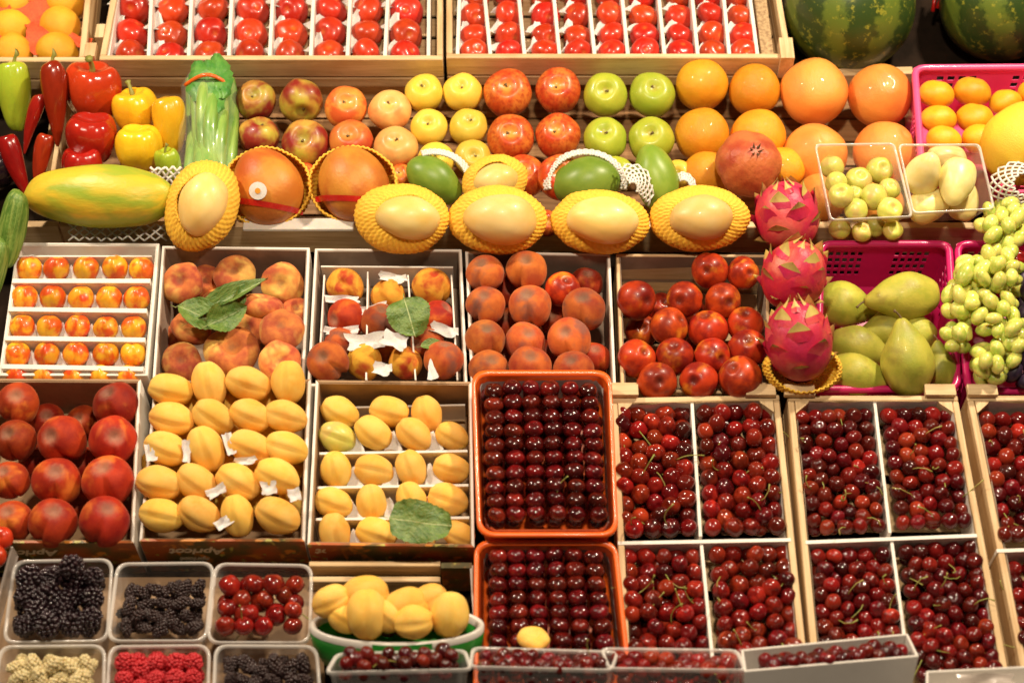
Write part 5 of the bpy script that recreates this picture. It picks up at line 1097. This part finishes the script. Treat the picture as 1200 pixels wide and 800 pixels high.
# level tubs in front
def level_tub(px, base, depth, label, matw, matr, r, taper=.92, grp='clear tubs of small cherries in front'):
    q = [pix(x, y, base, UPW) for x, y in px]; return tub('plastic_tub', 'tub', label, q, r, depth, matw, matr, grp, taper, .004, dn=UPW)
FP = P(600, 775, .225)
tubs = [([(397, 764), (543, 760), (550, 782), (384, 786)], 'clear tub of small cherries below the oval basket', 'c'), ([(556, 757), (722, 762), (714, 783), (553, 779)], 'clear tub of small cherries below the lower orange tray', 'c'), ([(707, 758), (862, 760), (872, 783), (716, 781)], 'clear tub of small cherries below the red cherry crate', 'c')]
for px, lab, _k in tubs: level_tub(px, FP, .075, lab, M['clear_wall'], M['clear_rim'], .010)
def level_fill(px, base, dz, r, lab, group, seed, mat='cherry_dark', rows_=3, layers=(0, .016)):
    rr = random.Random(seed); (x0, y0), (x1, y1), (x2, y2), (x3, y3) = px
    for L_ in layers:
        nc = int((x1 - x0) / (r * 1.9))
        for j in range(rows_):
            for i in range(nc):
                u = (i + .5 + .25 * ((j % 2) * 2 - 1)) / nc; v = (j + .5) / rows_
                x = (x0 * (1 - u) + x1 * u) * (1 - v) + (x3 * (1 - u) + x2 * u) * v; y = (y0 * (1 - u) + y1 * u) * (1 - v) + (y3 * (1 - u) + y2 * u) * v
                c = pix(x + rr.uniform(-2, 2), y, base, UPW) - UPW * (dz + L_ + rr.uniform(-.004, .004))
                CH.append(dict(c=c, r=r * mpp(c) * rr.uniform(.85, 1.1), px=x, py=y, lab=lab, grp=group, mat=mat, z=img(rr.uniform(-1, 1), rr.uniform(-1, 1), .3), x=None, s=(1, 1, 1), st=rr.random() < .12, tub=True, low=L_ > 0))
for k, (px, lab, _k) in enumerate(tubs):
    pi_ = [(px[0][0] + 10, px[0][1] + 2), (px[1][0] - 10, px[1][1] + 2), (px[2][0] - 10, px[2][1] - 2), (px[3][0] + 12, px[3][1] - 2)]
    level_fill(pi_, FP, (-.002, .008, .012)[k], 9.5, 'small dark cherry in the ' + lab.replace('of small cherries ', ''), 'cherries in ' + lab, 50 + k, 'cherry_dark' if k < 2 else 'cherry')
wb = [(868, 760), (1064, 741), (1077, 768), (872, 786)]
def flat_box(px, base, depth, label, mat, t=.0035, sh=.05):
    q = [pix(x, y, base, UPW) for x, y in px]; cen = sum(q, Vector()) / 4; root = empty('plastic_box', cen - UPW * depth); tag(root, label, 'box'); qi = inset(q, t)
    dn = lambda p: cen + (p - cen) * (1 - sh) - UPW * depth
    for i in range(4):
        j = (i + 1) % 4; MB().hexa([q[i], q[j], qi[j], qi[i]], [dn(q[i]), dn(q[j]), dn(qi[j]), dn(qi[i])]).part('box_wall', mat, root, bevel=.001)
    fq = [dn(p) for p in qi]; MB().hexa([p + UPW * .004 for p in fq], [p + UPW * .001 for p in fq]).part('box_floor', mat, root)
flat_box(wb, FP, .07, 'cream white plastic box of small dark cherries in front', M['white_plastic'])
level_fill([(890, 768), (1058, 751), (1067, 764), (905, 778)], FP, .005, 10.5, 'small dark cherry in the cream white box', 'cherries in the cream white box', 60)
flat_box([(1085, 785), (1230, 778), (1245, 822), (1085, 822)], P(600, 790, .215), .06, 'pale grey plastic box at the very corner below the dark cherries', M['white_plastic'])
paper(1155, 800, 36, 10, .22, 0, 'crinkled clear wrapping in the pale grey corner box', None, 'frost', tiltv=.6, name='plastic_wrap')
# ================================================================= all the cherries
top = [b for b in CH if not b.get('low') and b['px'] < 1208 and b['py'] < 808]
hidden = lambda b: not b.get('tub') and ( (872 < b['px'] < 1075 and b['py'] > 750) or (380 < b['px'] < 870 and b['py'] > 768))
vis = sorted([b for b in top if not hidden(b)], key=lambda b: -b['r'] / mpp(b['c']) * (1 + .35 * ('orange tray' in b['lab'])) - b['py'] * .004)
single = vis[:296]; ids = set(id(b) for b in single); rest = [b for b in CH if id(b) not in ids]
GRP = {}
for b in single:
    z = b['z']; sx_ = b['s']
    x = img(1, 0, 0) if b.get('z2') else img(U(-1, 1), U(-1, 1), .2)
    o = put(b, 'cherry', 'cherry', b['mat'], z, x, sx_, 'cherry' if b['st'] else None, 'stem_green')
    tag(o, b['lab'], 'cherry', b.get('grp') or 'cherries: ' + b['lab'])
m = MB(); mats = []
hi = [mesh_data(x) for x in S['cherry']]; lo = mesh_data(S['cherry_low'])
for b in rest:
    vs, fs = lo if b.get('low') else random.choice(hi)
    fr = frame(b['z'], img(1, 0, 0) if b.get('z2') else img(U(-1, 1), U(-1, 1), .2))
    T = fr @ Matrix.Diagonal([b['r'] * s for s in b['s']])
    m.add([T @ v + b['c'] for v in vs], fs); mats += [0 if b['mat'] == 'cherry' else 1] * len(fs)
o = m.thing('cherries', M['cherry'], smooth=True); o.data.materials.append(M['cherry_dark']); o.data.polygons.foreach_set('material_index', mats)
o['kind'] = 'stuff'; o['label'] = 'remaining cherries heaped in crates, punnets and tubs'; o['category'] = 'cherries'
m = MB(); rr = random.Random(5)
for b in rest:
    if b['st'] and b['px'] < 1210 and not b.get('low'):
        a = b['c'] + VIEW * b['r'] * .8; d = img(rr.uniform(-1, 1), rr.uniform(-1, 1), .25); e = img(rr.uniform(-1, 1), rr.uniform(-1, 1), .1); L = rr.uniform(.016, .03)
        m.tube([a, a + d * L * .4 + VIEW * .003, a + d * L * .8 + e * L * .2, a + d * L + e * L * .5], .0007, 5, [1, 1, 1, 1.8])
o = m.thing('cherry_stems', M['stem_green'], smooth=True); o['kind'] = 'stuff'; o['label'] = 'thin green stems among the heaped cherries'; o['category'] = 'stems'
